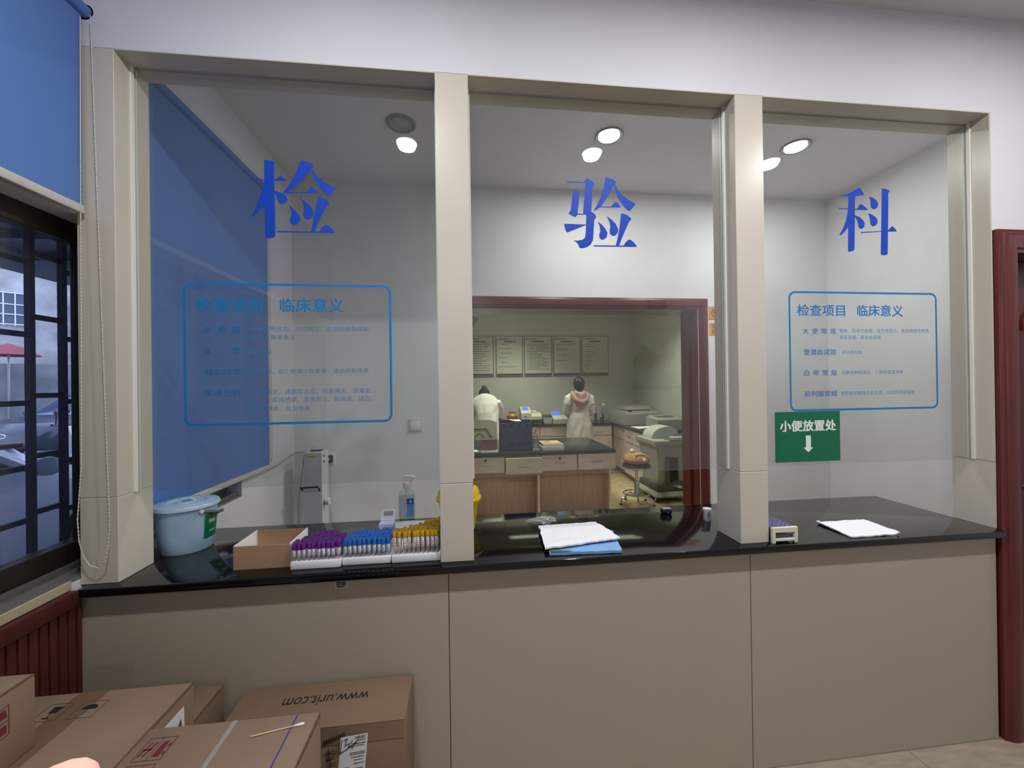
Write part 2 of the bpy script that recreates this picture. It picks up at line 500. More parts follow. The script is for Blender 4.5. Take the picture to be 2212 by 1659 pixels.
GLYPHS = {  # stroke outlines on the glass in millimetres (x, z)
 'jian': [
  [(-729.5,2374.8),(-720.6,2375.7),(-701.5,2372.4),(-690.9,2366.6),(-694.9,2357.3),(-695.2,2305.3),(-694.2,2264.7),(-693.6,2219.5),(-693.3,2151.7),(-693.3,2097.5),(-699.3,2091.7),(-715.3,2088.3),(-724.8,2089.4),(-727.9,2094.3),(-728.4,2150.6),(-729.4,2214.8),(-743.7,2197.4),(-757.6,2178.9),(-768.3,2168.4),(-775.7,2163.6),(-768.2,2178.5),(-759.5,2201.3),(-749.7,2226.4),(-739.9,2253.8),(-733.3,2276.6),(-729.9,2301.5),(-729.2,2330.9)],
  [(-770,2303.1),(-751,2306.2),(-729.9,2303.3),(-729.9,2299.3),(-759.5,2298.4),(-771.1,2299.7)],
  [(-694.8,2304.2),(-687.4,2305.7),(-680.8,2315.5),(-673.3,2320.3),(-663.8,2314.6),(-655.3,2306),(-655.3,2301.4),(-694.9,2300.1)],
  [(-694.2,2262.9),(-677.2,2259),(-660.2,2251.3),(-652.8,2243.7),(-650.1,2235.9),(-653,2225.6),(-660.5,2218.5),(-671.3,2215.8),(-680.8,2219.5),(-683.9,2231.2),(-688,2244.6),(-694.3,2253.4)],
  [(-604,2375.4),(-598.5,2380.2),(-585.6,2378.1),(-566.1,2371.5),(-556.4,2364),(-563.1,2353.4),(-573,2338.1),(-599.4,2305),(-625.5,2278.9),(-642.9,2263.4),(-651.6,2256.9),(-667.6,2255.6),(-647,2282.5),(-629.5,2310.5),(-614,2347.6)],
  [(-566.4,2351),(-562,2351.2),(-551.4,2332.2),(-534.1,2315.9),(-512.4,2299.6),(-490.6,2289.1),(-474.2,2284.1),(-482,2275.7),(-492,2263.8),(-500.9,2252),(-512.9,2258.4),(-532.4,2275.9),(-549.5,2300.3),(-560.1,2327.3)],
  [(-651.5,2261.4),(-580.4,2263.7),(-573.7,2277.6),(-567.1,2283.6),(-559.6,2280.5),(-549.9,2270.6),(-542.4,2260.6),(-666.6,2255.6)],
  [(-645.6,2214.5),(-630.7,2201.4),(-615.8,2186.1),(-607.8,2173.8),(-605.3,2163.7),(-607.1,2154.5),(-615.2,2144),(-627.1,2139.1),(-637.8,2143.3),(-642,2155.7),(-640.1,2164.8),(-637,2174),(-637.3,2189.8)],
  [(-607.2,2241.4),(-589.4,2230.3),(-572.2,2214.9),(-562.6,2201.6),(-558.4,2188.1),(-559.6,2177.7),(-567.4,2167.2),(-579.3,2161.8),(-590.1,2165.3),(-595.4,2177.7),(-594.6,2186.8),(-591.9,2198.3),(-593.9,2216.4)],
  [(-544,2248),(-528.4,2245.9),(-511,2237.8),(-501.9,2226.7),(-509,2218.4),(-520.2,2198.6),(-535.8,2168.3),(-549.2,2135.8),(-556,2118.5),(-567.9,2118.2),(-559.8,2160.6),(-552.9,2197.4),(-547.1,2229.6)],
  [(-690.5,2116.8),(-538.5,2119),(-529.6,2134.2),(-517.5,2144.1),(-507.7,2141.7),(-492.5,2129.6),(-482.7,2117.2),(-486.1,2114.4),(-683.1,2111.3)],
 ],
 'yan': [
  [(400.5,2346.6),(403.9,2347.2),(472.4,2346.9),(478.3,2356.1),(482.9,2361.4),(494.4,2359),(510.4,2349.6),(518.3,2339.9),(508.9,2327.2),(506.5,2322.6),(503.6,2277.6),(500.6,2229.3),(515.5,2219.7),(521.8,2209.8),(512.8,2196.1),(510.1,2165.7),(507.2,2123),(504.7,2111.8),(495.3,2095.8),(481.3,2086.5),(465.2,2081.7),(450.3,2081.7),(444.8,2096.8),(435.8,2106.6),(423.4,2111.4),(445,2112.4),(463.4,2116.2),(472.7,2124.3),(476.4,2142.3),(478,2175.9),(479.7,2215.6),(466.6,2215.8),(467.3,2231.5),(472.7,2285.4),(476.9,2342.6),(403.8,2341.4)],
  [(426.2,2313.6),(431.9,2314.5),(445.5,2310),(456.9,2302.6),(452.2,2293.5),(449.5,2266.6),(444.7,2220.6),(468.3,2219.2),(468.2,2215.4),(443.7,2215),(434.9,2204.7),(419,2210.8),(406.6,2219.3),(415.9,2231.9),(420.9,2265.5),(424.3,2296.8)],
  [(389,2175.3),(393.6,2177.7),(479.2,2177.1),(479.1,2174.8),(401,2142.3),(395.4,2147.7),(390,2166.5)],
  [(560.4,2367.6),(565.1,2370),(587.1,2365.4),(606.8,2352.7),(600.9,2345.7),(594.9,2335.3),(577,2305.2),(560.3,2277.5),(543.7,2254.4),(536.7,2247.4),(522.7,2237.9),(508.2,2228.9),(525.3,2258.2),(539.6,2288),(551.7,2324.4)],
  [(597.3,2342.1),(601.3,2344.6),(609.9,2324.6),(626,2304.9),(651.6,2285.6),(686.7,2267.6),(677,2254.8),(662.7,2238.4),(653.2,2238.1),(632.4,2257.7),(611.7,2288.5),(600.5,2317.5)],
  [(539,2251.6),(580.9,2252.4),(590.3,2262.9),(602.2,2272.8),(609.1,2270.4),(618.3,2259.4),(622.9,2249.4),(539,2247.5)],
  [(526.2,2191.4),(544.9,2178),(558.6,2162.7),(566.5,2145),(562.8,2129.1),(552.2,2119.4),(540.6,2117.2),(532.6,2124.9),(531.6,2137.2),(536.5,2153.1),(534.4,2171)],
  [(563.6,2213.5),(582.5,2201.8),(600.9,2184.3),(611.8,2162.1),(609.7,2148.5),(599,2135.7),(587.3,2133.8),(576.5,2141.9),(575.3,2156.5),(578.5,2172.3),(573,2194.7)],
  [(623.7,2224.6),(629.6,2227.1),(650.6,2219.9),(668.1,2205.7),(657.3,2192.9),(642.7,2163),(625.8,2126.3),(614.8,2096.7),(599.6,2094),(609.5,2132.7),(617.1,2173.5),(621.8,2207.6)],
  [(504.5,2093.8),(511.4,2095.1),(632.4,2097.1),(642,2111),(653.9,2121.5),(663.3,2120.6),(677.3,2109.6),(688.9,2095.2),(686.5,2092.2),(511.3,2089.5)],
 ],
 'ke': [
  [(1601,2335.2),(1627.6,2342.7),(1656.8,2353.7),(1681.3,2366.7),(1698.4,2376.6),(1710.4,2364.6),(1719.9,2350.8),(1721,2344.3),(1678.3,2338.2),(1676.7,2316.3),(1675.7,2255.2),(1673,2167.9),(1671.5,2108.9),(1664.5,2101.1),(1647.5,2095.7),(1640.3,2098.4),(1639.2,2106),(1640.8,2156.1),(1641.6,2201.8),(1624.8,2181.7),(1610.2,2169.3),(1598.1,2165.7),(1605.5,2176.8),(1617.9,2198.9),(1630.5,2227.5),(1638.2,2256.1),(1642.3,2284.5),(1644.4,2310.7),(1644.4,2334.7),(1601,2334.1)],
  [(1594.1,2283.9),(1643.5,2283.5),(1643.4,2279.8),(1600.1,2279.8)],
  [(1675,2283.1),(1685.9,2283.9),(1694.6,2297.4),(1704.5,2306.5),(1721.4,2296.2),(1739.5,2281.9),(1735.8,2279.2),(1674.9,2279.2)],
  [(1674.5,2255.2),(1696.2,2249.3),(1713.1,2236.8),(1722.6,2221.8),(1719.9,2206.4),(1710,2197.8),(1700.2,2197),(1691.8,2204.4),(1688.4,2220.7),(1682.7,2238),(1674.4,2248.6)],
  [(1744.1,2338.2),(1763.7,2335),(1780.7,2324.7),(1789.1,2309.6),(1785.1,2294.1),(1773.9,2284.9),(1761.6,2284.5),(1752.7,2292.9),(1750.4,2306),(1751.7,2321.4)],
  [(1737.5,2267.2),(1759.9,2260.3),(1776.9,2249.9),(1785.3,2237),(1782.6,2221.5),(1771.4,2211.3),(1759.1,2209.8),(1749.9,2218.3),(1747.7,2235.7),(1745.1,2253.2)],
  [(1807.5,2375.9),(1813.7,2377),(1830.9,2375.1),(1846.9,2368.1),(1839.3,2357.8),(1838,2282.8),(1835.2,2194.5),(1832.1,2090.9),(1820.9,2085.1),(1803.6,2084.7),(1797.5,2089),(1799.8,2149.5),(1803.7,2259.6),(1805.9,2325.7)],
  [(1700.4,2181.7),(1704.8,2184.1),(1801.7,2190.2),(1801.7,2186.5),(1704.8,2179.3)],
  [(1833.9,2193.4),(1842.8,2202.5),(1855.4,2214.6),(1867.6,2205.4),(1879.8,2192.6),(1877.3,2190.9),(1833.8,2188.3)],
 ],
}
# ------------------------------------------------------------------ the setting
def wallbox(name, boxes, m):
    b = B()
    for q in boxes: b.box(*q)
    return struct(name, b, m)

wallbox('floor', [(-1.28, 5.0, -4.34, 1.88, -0.06, 0.0)], tile)
wallbox('floor_lab', [(-1.28, 3.27, 1.88, LY, -0.06, 0.0)], tile_lab)
wallbox('ceiling', [(-1.43, 5.15, -4.49, LY + 0.15, CEIL, CEIL + 0.1)], ceil_m)
# white wall over the counter and round the door on the right
wallbox('wall_front', [(XL, 5.0, 0, 0.15, H, CEIL), (2.25, 5.0, 0, 0.15, 2.178, H), (3.40, 5.0, 0, 0.15, 0, 2.178)], wall_white)
wallbox('wall_left', [
    (-1.43, XL, -4.34, -2.4, 0, CEIL), (-1.43, XL, -2.4, 0.16, 0, 0.92), (-1.43, XL, -2.4, 0.16, 2.125, CEIL),
    (-1.43, XL, 0.16, 0.25, 0, CEIL), (-1.43, XL, 0.25, 0.945, 0, 0.93), (-1.43, XL, 0.25, 0.945, 2.45, CEIL),
    (-1.43, XL, 0.945, LY, 0, CEIL)], wall_white)
wallbox('wall_right', [(5.0, 5.15, -4.34, 0.15, 0, CEIL)], wall_white)
wallbox('wall_rear', [(-1.43, 5.15, -4.49, -4.34, 0, CEIL)], wall_white)
wallbox('wall_back', [(XL, -0.05, BW, BW + 0.25, 0, CEIL), (-0.05, 1.90, BW, BW + 0.25, 2.155, CEIL), (1.90, XR + 0.18, BW, BW + 0.25, 0, CEIL)], wall_back_m)
wallbox('wall_side', [(XR, XR + 0.15, 0.15, BW, 0, CEIL)], wall_back_m)
wallbox('wall_lab_far', [(XL, 3.42, LY, LY + 0.15, 0, CEIL)], wall_lab_m)
wallbox('wall_lab_right', [(3.27, 3.42, BW + 0.25, LY, 0, CEIL)], wall_lab_m)

# beige lining of the counter opening: posts, soffit and right jamb
def post(n, x0, x1):
    b = B()
    b.box(x0, x1, 0, 0.15, CT, GZ - 0.0012, 0.0015, 1).box(x0, x1, 0, 0.15, GZ + 0.0012, H, 0.0015, 1)
    b.box(x0 + 0.002, x1 - 0.002, 0.002, 0.148, GZ - 0.002, GZ + 0.002)
    return struct('trim_%d' % n, b, beige)
post(1, XL, -1.165); post(2, -0.1054, 0.0155); post(3, 1.0687, 1.1891)
b = B(); b.box(JR, 2.25, 0, 0.15, CT, GZ - 0.001).box(JR, 2.25, 0, 0.15, GZ + 0.001, H)
struct('trim_4', b, beige)
b = B()
for x0, x1 in ((-1.165, -0.1054), (0.0155, 1.0687), (1.1891, JR)):
    b.box(x0, x1, 0, GY - 0.008, H - 0.004, H).box(x0, x1, GY + 0.008, 0.15, H - 0.004, H)
struct('trim_5', b, beige)
# glazing beads: thin white strips either side of each sheet of glass
def beads(n, x, s):
    b = B()
    b.box(min(x, x + s * 0.006), max(x, x + s * 0.006), GY - 0.016, GY - 0.0045, GZ, H - 0.004)
    b.box(min(x, x + s * 0.004), max(x, x + s * 0.004), GY + 0.0045, GY + 0.010, GZ, H - 0.004)
    return struct('trim_%d' % n, b, bead_m)
beads(6, -1.165, 1); beads(7, -0.1054, -1); beads(8, 0.0155, 1); beads(9, 1.0687, -1); beads(10, 1.1891, 1); beads(11, JR, -1)

# windows in the left wall
def window(n, y0, y1, z0, z1, stiles, glass, fm):
    w = bpy.data.objects.new('window_%d' % n, None); COL.objects.link(w)
    w.location = (-1.38, (y0 + y1) / 2, z0); w['kind'] = 'structure'
    f = B()
    f.box(-1.405, -1.355, y0, y1, z0 + 0.03, z0 + 0.10, 0.003, 1).box(-1.405, -1.355, y0, y1, z1 - 0.07, z1, 0.003, 1)
    for y in stiles:
        f.box(-1.402, -1.358, y - 0.025, y + 0.025, z0 + 0.10, z1 - 0.07, 0.003, 1)
    obj('window_frame', f, fm, w)
    t = B(); t.box(-1.42, -1.2795, y0, y1, z0, z0 + 0.012).box(-1.345, -1.335, y0, y1, z0 + 0.012, z0 + 0.035).box(-1.31, -1.30, y0, y1, z0 + 0.012, z0 + 0.028)
    obj('window_track', t, alu, w)
    g = B(); g.box(-1.383, -1.377, y0, y1, z0 + 0.10, z1 - 0.07)
    obj('window_pane', g, glass, w, smooth=0)
    return w
window(1, -2.4, 0.16, 0.92, 2.125, (-2.37, -1.1, 0.135), tint_m, bronze)
window(2, 0.25, 0.945, 0.93, 2.45, (0.28, 0.915), tint_m, alu)

# wainscot of narrow boards under the reception window, with a cap
b = B()
y = -4.3
while y < -0.012:
    y1 = min(y + 0.028, -0.004)
    b.prism([(XL + 0.001, y), (XL + 0.010, y + 0.003), (XL + 0.013, (y + y1) / 2), (XL + 0.010, y1 - 0.003), (XL + 0.001, y1)], 'z', 0.0, 0.86)
    y += 0.0285
struct('trim_12', b, wains)
b = B(); b.box(XL, XL + 0.03, -4.34, -0.036, 0.850, 0.900, 0.006, 2)
struct('trim_13', b, wains)
b = B(); b.box(XL, XL + 0.008, -4.34, -0.037, 0.9005, 0.930, 0.002, 1)
struct('trim_14', b, mat('cream_bead', (176, 166, 140), 0.5))

# casing round the opening into the laboratory
b = B()
def architrave(b, x0, x1, z, y, w, d):
    """moulded casing swept up one side, across the head and down the other, with mitred corners"""
    prof = [(0, 0), (0, d * 0.9), (w * 0.10, d), (w * 0.16, d * 1.25)] + [(w * (0.5 - 0.34 * math.cos(R(a))), d * (1.25 + 0.65 * math.sin(R(a)))) for a in range(15, 180, 15)] + [(w * 0.84, d * 1.25), (w * 0.92, d), (w, d * 0.8), (w, 0)]
    rings = [[(x0 - o, y - t, 0) for o, t in prof], [(x0 - o, y - t, z + o) for o, t in prof], [(x1 + o, y - t, z + o) for o, t in prof], [(x1 + o, y - t, 0) for o, t in prof]]
    b.loft(rings)
architrave(b, -0.045, 1.905, 2.155, BW, 0.078, 0.012)
b.box(1.89, 1.905, BW + 0.0005, BW + 0.25, 0, 2.154).box(-0.045, -0.03, BW + 0.0005, BW + 0.25, 0, 2.154).box(-0.03, 1.89, BW + 0.0005, BW + 0.25, 2.140, 2.154)
b.box(1.872, 1.8895, BW + 0.10, BW + 0.115, 0, 2.139)
struct('door_1', b, red_wood)

# red-brown door at the right end of the counter
dr = bpy.data.objects.new('door_2', None); COL.objects.link(dr); dr.location = (2.8, 0.1, 0); dr['kind'] = 'structure'
b = B()
architrave(b, 2.352, 3.298, 2.08, -0.001, 0.099, 0.016)
b.box(2.258, 2.352, 0.0, 0.15, 0, 2.176).box(3.298, 3.392, 0.0, 0.15, 0, 2.176).box(2.353, 3.297, 0.0005, 0.15, 2.081, 2.175)
obj('door_frame', b, red_wood, dr)
b = B(); b.box(2.353, 3.297, 0.10, 0.142, 0.008, 2.079, 0.003, 1)
# raised arched moulding on the leaf
arch = [(2.82 + 0.27 * math.cos(R(a)), 0.099, 1.77 + 0.15 * math.sin(R(a))) for a in range(0, 181, 12)]
b.tube(arch + [(2.62, 0.099, 1.79), (2.82, 0.099, 1.86), (3.02, 0.099, 1.79)], 0.011, 8, True)
b.tube([(2.62, 0.099, 0.25), (3.02, 0.099, 0.25), (3.02, 0.099, 0.86)] + [(2.82 + 0.2 * math.cos(R(a)), 0.099, 0.86 + 0.1 * math.sin(R(a))) for a in range(15, 180, 15)] + [(2.62, 0.099, 0.86)], 0.012, 8, True)
obj('door_leaf', b, red_door, dr)
b = B(); b.cyl((2.53, 0.10, 1.04), (2.53, 0.055, 1.04), 0.010).cyl((2.53, 0.058, 1.04), (2.62, 0.058, 1.035), 0.009, 0.007)
b.lathe([(0.024, -0.006), (0.024, 0.006)], (0, 0, 0), 20, True)
o = obj('door_handle', b, steel, dr)
b = B(); b.box(2.582, 2.82, 0.0965, 0.0995, 1.51, 1.745)
sg = solo('door_sign', b, green_s, 'green sign on the red door at the right edge, cut off by the frame', 'sign', smooth=0)
# ------------------------------------------------------------------ counter
ctr = thing('service_counter', 'long beige panelled counter front below the black worktop', 'counter', (0.5, 0.2, 0))
for i, (x0, x1) in enumerate(((XL, -0.0795), (-0.0765, 1.1055), (1.1085, JR))):
    b = B(); b.box(x0, x1, 0, 0.018, 0.0, 0.870, 0.0012, 1)
    obj('front_panel', b, beige_p, ctr)
b = B(); b.box(XL + 0.003, JR - 0.003, 0.019, 0.40, 0.0, 0.868)
obj('carcass', b, white_d, ctr)
b = B(); b.box(-1.262, 2.2425, -0.036, 0.511, 0.8705, CT, 0.004, 2)
solo('countertop', b, gran, 'long glossy black granite worktop of the service counter', 'countertop')
f = on_y(-0.0)
b = B(); b.box(-0.476, -0.430, -0.0008, 0.0, 0.829, 0.857)
st = solo('barcode_sticker', b, mat('clear_sticker', (196, 190, 178), 0.3), 'small barcode sticker on the beige counter front just below the worktop', 'sticker', smooth=0)
b = B(); random.seed(3)
x = -0.470
while x < -0.437:
    w = random.choice((0.0006, 0.0010, 0.0016)); b.box(x, x + w, -0.0013, -0.0009, 0.840, 0.854); x += w + random.choice((0.0006, 0.0009))
b.box(-0.468, -0.440, -0.0013, -0.0009, 0.834, 0.8375)
obj('barcode', b, ink, st, 0)

# ------------------------------------------------------------------ glass with vinyl writing
NOTICE_L = [('血', 270, 340, 485, 550, 1), ('常', 408, 482, 485, 550, 1), ('规', 545, 622, 485, 550, 1), ('血', 270, 340, 692, 758, 1), ('型', 545, 622, 692, 758, 1),
    ('凝血四项', 270, 625, 900, 968, 1), ('尿液分析', 270, 625, 1108, 1178, 1),
    ('对筛查诊断贫血、炎性病症、血液病病毒感染、', 668, 1935, 485, 537, 0), ('创伤等有重要意义', 668, 1165, 568, 616, 0), ('鉴别血型', 685, 928, 712, 760, 0),
    ('术前检查、血小板减少性紫癜、凝血机制改变', 680, 1910, 905, 958, 0), ('急慢性肾炎、肾病综合症、肾盂肾炎、尿毒症、', 680, 1950, 1108, 1160, 0),
    ('膀胱炎、尿路感染、急性肝炎、糖尿病、结石、', 680, 1945, 1190, 1242, 0), ('泌尿系感染、丝虫感染', 685, 1305, 1280, 1330, 0)]
HEAD_L = [('检查项目', 195, 848, 200, 338), ('临床意义', 1015, 1660, 205, 345)]
NOTICE_R = [('大', 277, 325, 428, 478, 1), ('便', 352, 402, 428, 478, 1), ('常', 428, 478, 428, 478, 1), ('规', 505, 552, 428, 478, 1), ('便潜血试验', 280, 553, 605, 656, 1),
    ('白', 283, 325, 783, 833, 1), ('带', 357, 405, 783, 833, 1), ('常', 432, 481, 783, 833, 1), ('规', 507, 555, 783, 833, 1), ('前列腺常规', 283, 555, 960, 1011, 1),
    ('菌痢、阿米巴痢疾、急性胃肠炎、肠道病理性改变、', 583, 1372, 433, 467, 0), ('霍乱弧菌、寄生虫感染', 583, 938, 490, 522, 0), ('消化道出血', 596, 770, 615, 648, 0),
    ('诊断各种阴道炎、了解阴道洁净度', 597, 1125, 787, 822, 0), ('判断前列腺是否有炎症、炎症的感染程度', 588, 1223, 962, 998, 0)]
HEAD_R = [('检查项目', 232, 632, 225, 325), ('临床意义', 735, 1132, 228, 328)]
def map_l(X, Y):
    top = 45 + 30 * (X - 82) / 2070; bot = 1473 - 23 * (X - 82) / 2070
    return -1.007 + 0.724 * (X - 82) / 2070, 1.923 - 0.516 * (Y - top) / (bot - top)
def map_r(X, Y):
    top = 112 + 13 * (X - 160) / 1270; bot = 1135 - 15 * (X - 160) / 1270
    return 1.356 + 0.717 * (X - 164) / 1268, 1.923 - 0.511 * (Y - top) / (bot - top)

def glass_sheet(x0, x1, label, glyph, notice=None):
    g = thing('glass_partition', label, 'glass partition', ((x0 + x1) / 2, GY, GZ))
    b = B(); b.box(x0, x1, GY - 0.004, GY + 0.004, GZ, H - 0.0005)
    obj('pane', b, pane_m, g, 0)
    yf = GY - 0.0045
    f = on_y(yf)
    b = B()
    for k, poly in enumerate(GLYPHS[glyph]):
        b.add(flat([(u / 1000, v / 1000) for u, v in poly], f, 0.0003 + 0.00004 * k))
    o = obj('character_decal', b, blue_char, g, 0)
    o['label'] = 'large bold blue character on the glass'
    if notice:
        rows, heads, mp, (u0, u1, v0, v1) = notice
        n = B()
        n.add(band(rround(u0, u1, v0, v1, 0.030), rround(u0 + 0.0085, u1 - 0.0085, v0 + 0.0085, v1 - 0.0085, 0.022), f, 0.0003))
        nb = obj('notice_border', n, blue_line, g, 0)
        for rowset, mm, name in ((heads, blue_line, 'notice_heading'), ([r[:5] for r in rows if r[5]], mat('mid_blue_print', (34, 112, 176), 0.6, spec=0.3), 'item_list'), ([r[:5] for r in rows if not r[5]], blue_txt, 'explanation')):
            t = B()
            for body, X0, X1, Y0, Y1 in rowset:
                xa, za = mp(X0, Y1); xb, zb = mp(X1, Y0)
                zlo = mp((X0 + X1) / 2, Y1)[1]; zhi = mp((X0 + X1) / 2, Y0)[1]
                bold = 0.020 if name == 'notice_heading' else (0.012 if name == 'item_list' else 0.0)
                t.add(text_builder(body, xa, xb, zlo, zhi, f, bold, 0.0003))
            obj(name, t, mm, g, 0)
    return g
glass_sheet(-1.1645, -0.106, 'left glass sheet with the large blue character 检 and a blue framed notice', 'jian', (NOTICE_L, HEAD_L, map_l, (-1.008, -0.283, 1.407, 1.923)))
glass_sheet(0.016, 1.0682, 'middle glass sheet with only the large blue character 验', 'yan')
glass_sheet(1.1896, 2.2425, 'right glass sheet with the large blue character 科 and a blue framed notice', 'ke', (NOTICE_R, HEAD_R, map_r, (1.355, 2.073, 1.412, 1.923)))

# green paper sign taped to the right glass
b = B(); b.box(1.284, 1.586, GY - 0.0068, GY - 0.0052, 1.198, 1.411)
gs = solo('sample_sign', b, green_s, 'green sign with white writing and a down arrow on the right glass', 'sign', smooth=0)
f = on_y(GY - 0.0068)
def gmap(X, Y): return 1.284 + 0.302 * (X - 47) / 554, 1.411 - 0.213 * (Y - 1136) / 438
xa, za = gmap(85, 1310); xb, zb = gmap(567, 1210)
obj('sign_text', text_builder('小便放置处', xa, xb, za, zb, f, 0.030, 0.0003), white_s, gs, 0)
ar = [gmap(*q) for q in ((305, 1345), (347, 1345), (347, 1448), (366, 1450), (325, 1493), (284, 1450), (305, 1448))]
obj('arrow', flat(ar, f, 0.0003), white_s, gs, 0)

# ------------------------------------------------------------------ roller blinds
def blind(y0, y1, zb, zt, label, bracket_end):
    t = thing('roller_blind', label, 'roller blind', (XL + 0.03, (y0 + y1) / 2, zb))
    b = B(); b.box(XL + 0.0275, XL + 0.0290, y0, y1, zb, zt)
    obj('cloth', b, blind_m, t, 0)
    b = B(); b.cyl((XL + 0.030, y0 - 0.01, zt), (XL + 0.030, y1 + 0.012, zt), 0.021, n=24)
    obj('roller', b, blind_m, t)
    b = B(); b.box(XL + 0.020, XL + 0.036, y0, y1, zb - 0.024, zb + 0.004, 0.004, 2)
    obj('bottom_rail', b, alu_w, t)
    b = B()
    b.box(XL, XL + 0.004, y1 + 0.012, y1 + 0.045, zt - 0.03, zt + 0.03, 0.001, 1)
    b.cyl((XL + 0.03, y1 + 0.012, zt), (XL + 0.03, y1 + 0.034, zt), 0.026, n=20)
    b.box(XL, XL + 0.05, y1 + 0.030, y1 + 0.036, zt - 0.026, zt + 0.026, 0.004, 2)
    obj('bracket', b, alu_w, t)
    return t
bl = blind(-2.3, -0.012, 2.145, 2.80, 'blue roller blind over the barred window at the left edge, pulled halfway', 1)
# bead chain loop hanging in front of the left post
P = []
for k in range(26):
    P.append((-1.243 - 0.010 * (k / 25), -0.024, 2.76 - (2.76 - 1.30) * k / 25))
P += [(-1.260, -0.024, 1.20), (-1.266, -0.024, 1.12), (-1.262, -0.024, 1.05), (-1.250, -0.024, 1.00), (-1.232, -0.024, 0.970), (-1.208, -0.024, 0.961), (-1.185, -0.024, 0.982), (-1.176, -0.024, 1.03), (-1.172, -0.024, 1.10)]
for k in range(1, 26):
    P.append((-1.172 - 0.041 * (k / 25), -0.024, 1.10 + (2.77 - 1.10) * k / 25))
b = B(); b.tube(P, 0.0014, 6)
L = 0.0; last = Vector(P[0])
for q0, q1 in zip(P, P[1:]):
    a, c = Vector(q0), Vector(q1); d = (c - a).length; k = 0.0
    while k < d:
        p = a + (c - a) * (k / d)
        bmesh.ops.create_icosphere(b.bm, subdivisions=1, radius=0.0028, matrix=Matrix.Translation(p)); k += 0.0125
obj('bead_chain', b, alu_w, bl)
bl = blind(0.16, 1.205, 1.055, 2.795, 'blue roller blind behind the left glass, pulled almost to the counter', 1)
b = B()
b.tube([(-1.256, 1.228, 2.78), (-1.256, 1.228, 1.10), (-1.256, 1.238, 1.06), (-1.256, 1.250, 1.10), (-1.256, 1.250, 2.78)], 0.0022, 6)
obj('bead_chain', b, alu_w, bl)

# ------------------------------------------------------------------ ceiling lamps
ring_m = mat('lamp_trim_grey', (120, 120, 122), 0.3, 0.4)
cup_m = mat('lamp_reflector', (150, 150, 152), 0.3, 0.6)
led_on = mat('lit_lamp_lens', (255, 255, 255), 0.5, emit=((250, 252, 255), 60.0))
led_off = mat('unlit_lamp_lens', (150, 152, 154), 0.4)
def downlight(x, y, label, on=True, power=0.0, group=None):
    t = thing('downlight', label, 'ceiling lamp', (x, y, CEIL - 0.012), group)
    b = B(); b.lathe([(0.066, -0.006), (0.082, -0.010), (0.087, -0.004), (0.087, 0.0), (0.066, 0.0), (0.066, -0.006)], (x, y, CEIL), 40, False)
    obj('trim_ring', b, ring_m, t)
    b = B(); b.lathe([(0.0655, -0.008), (0.0645, -0.004), (0.055, -0.0012)], (x, y, CEIL), 32, False)
    obj('reflector', b, cup_m, t)
    b = B()
    if on:
        b.lathe([(0.064, -0.0025), (0.061, -0.011), (0.047, -0.018), (0.022, -0.0205), (0.002, -0.021)], (x, y, CEIL), 32)
    else:
        b.lathe([(0.054, -0.001), (0.052, -0.002), (0.002, -0.0022)], (x, y, CEIL), 32)
    obj('lens', b, led_on if on else led_off, t)
    if on:
        la = bpy.data.lights.new('lamp_light', 'AREA'); la.shape = 'DISK'; la.size = 0.10; la.energy = power
        la.color = (1.0, 0.99, 0.98)
        lo = bpy.data.objects.new('lamp_light', la); COL.objects.link(lo); lo.parent = t; lo.location = (0, 0, -0.016)
    return t
GL = 'downlights over the counter'
downlight(-0.37, 0.92, 'unlit ceiling downlight seen through the left glass', False, 0, GL)
downlight(0.895, 0.92, 'lit ceiling downlight with a grey ring seen through the middle glass', True, LAMP_COUNTER, GL)
downlight(2.166, 0.92, 'lit ceiling downlight with a grey ring seen through the right glass', True, LAMP_COUNTER, GL)
GF = 'downlights over the reception floor'
for k, (x, lab) in enumerate(((-0.365, 'left'), (0.846, 'middle'), (2.13, 'right'))):
    downlight(x, -0.95, 'lit reception downlight mirrored in the %s glass' % lab, True, LAMP_FRONT, GF)
for x, y, lab in ((-0.19, -4.0, 'unseen fill downlight added by the rear wall, nearer the window'), (3.62, -3.75, 'unseen fill downlight added by the rear wall, above the wall poster'), (4.5, -0.95, 'unseen fill downlight added above the red door')):  # unseen fill lamps added to brighten the reception, reflections kept out of view
    downlight(x, y, lab, True, LAMP_FILL, GF)
lab_lamp = mat('lab_lamp_tube', (255, 255, 255), 0.5, emit=((245, 250, 225), 14.0))
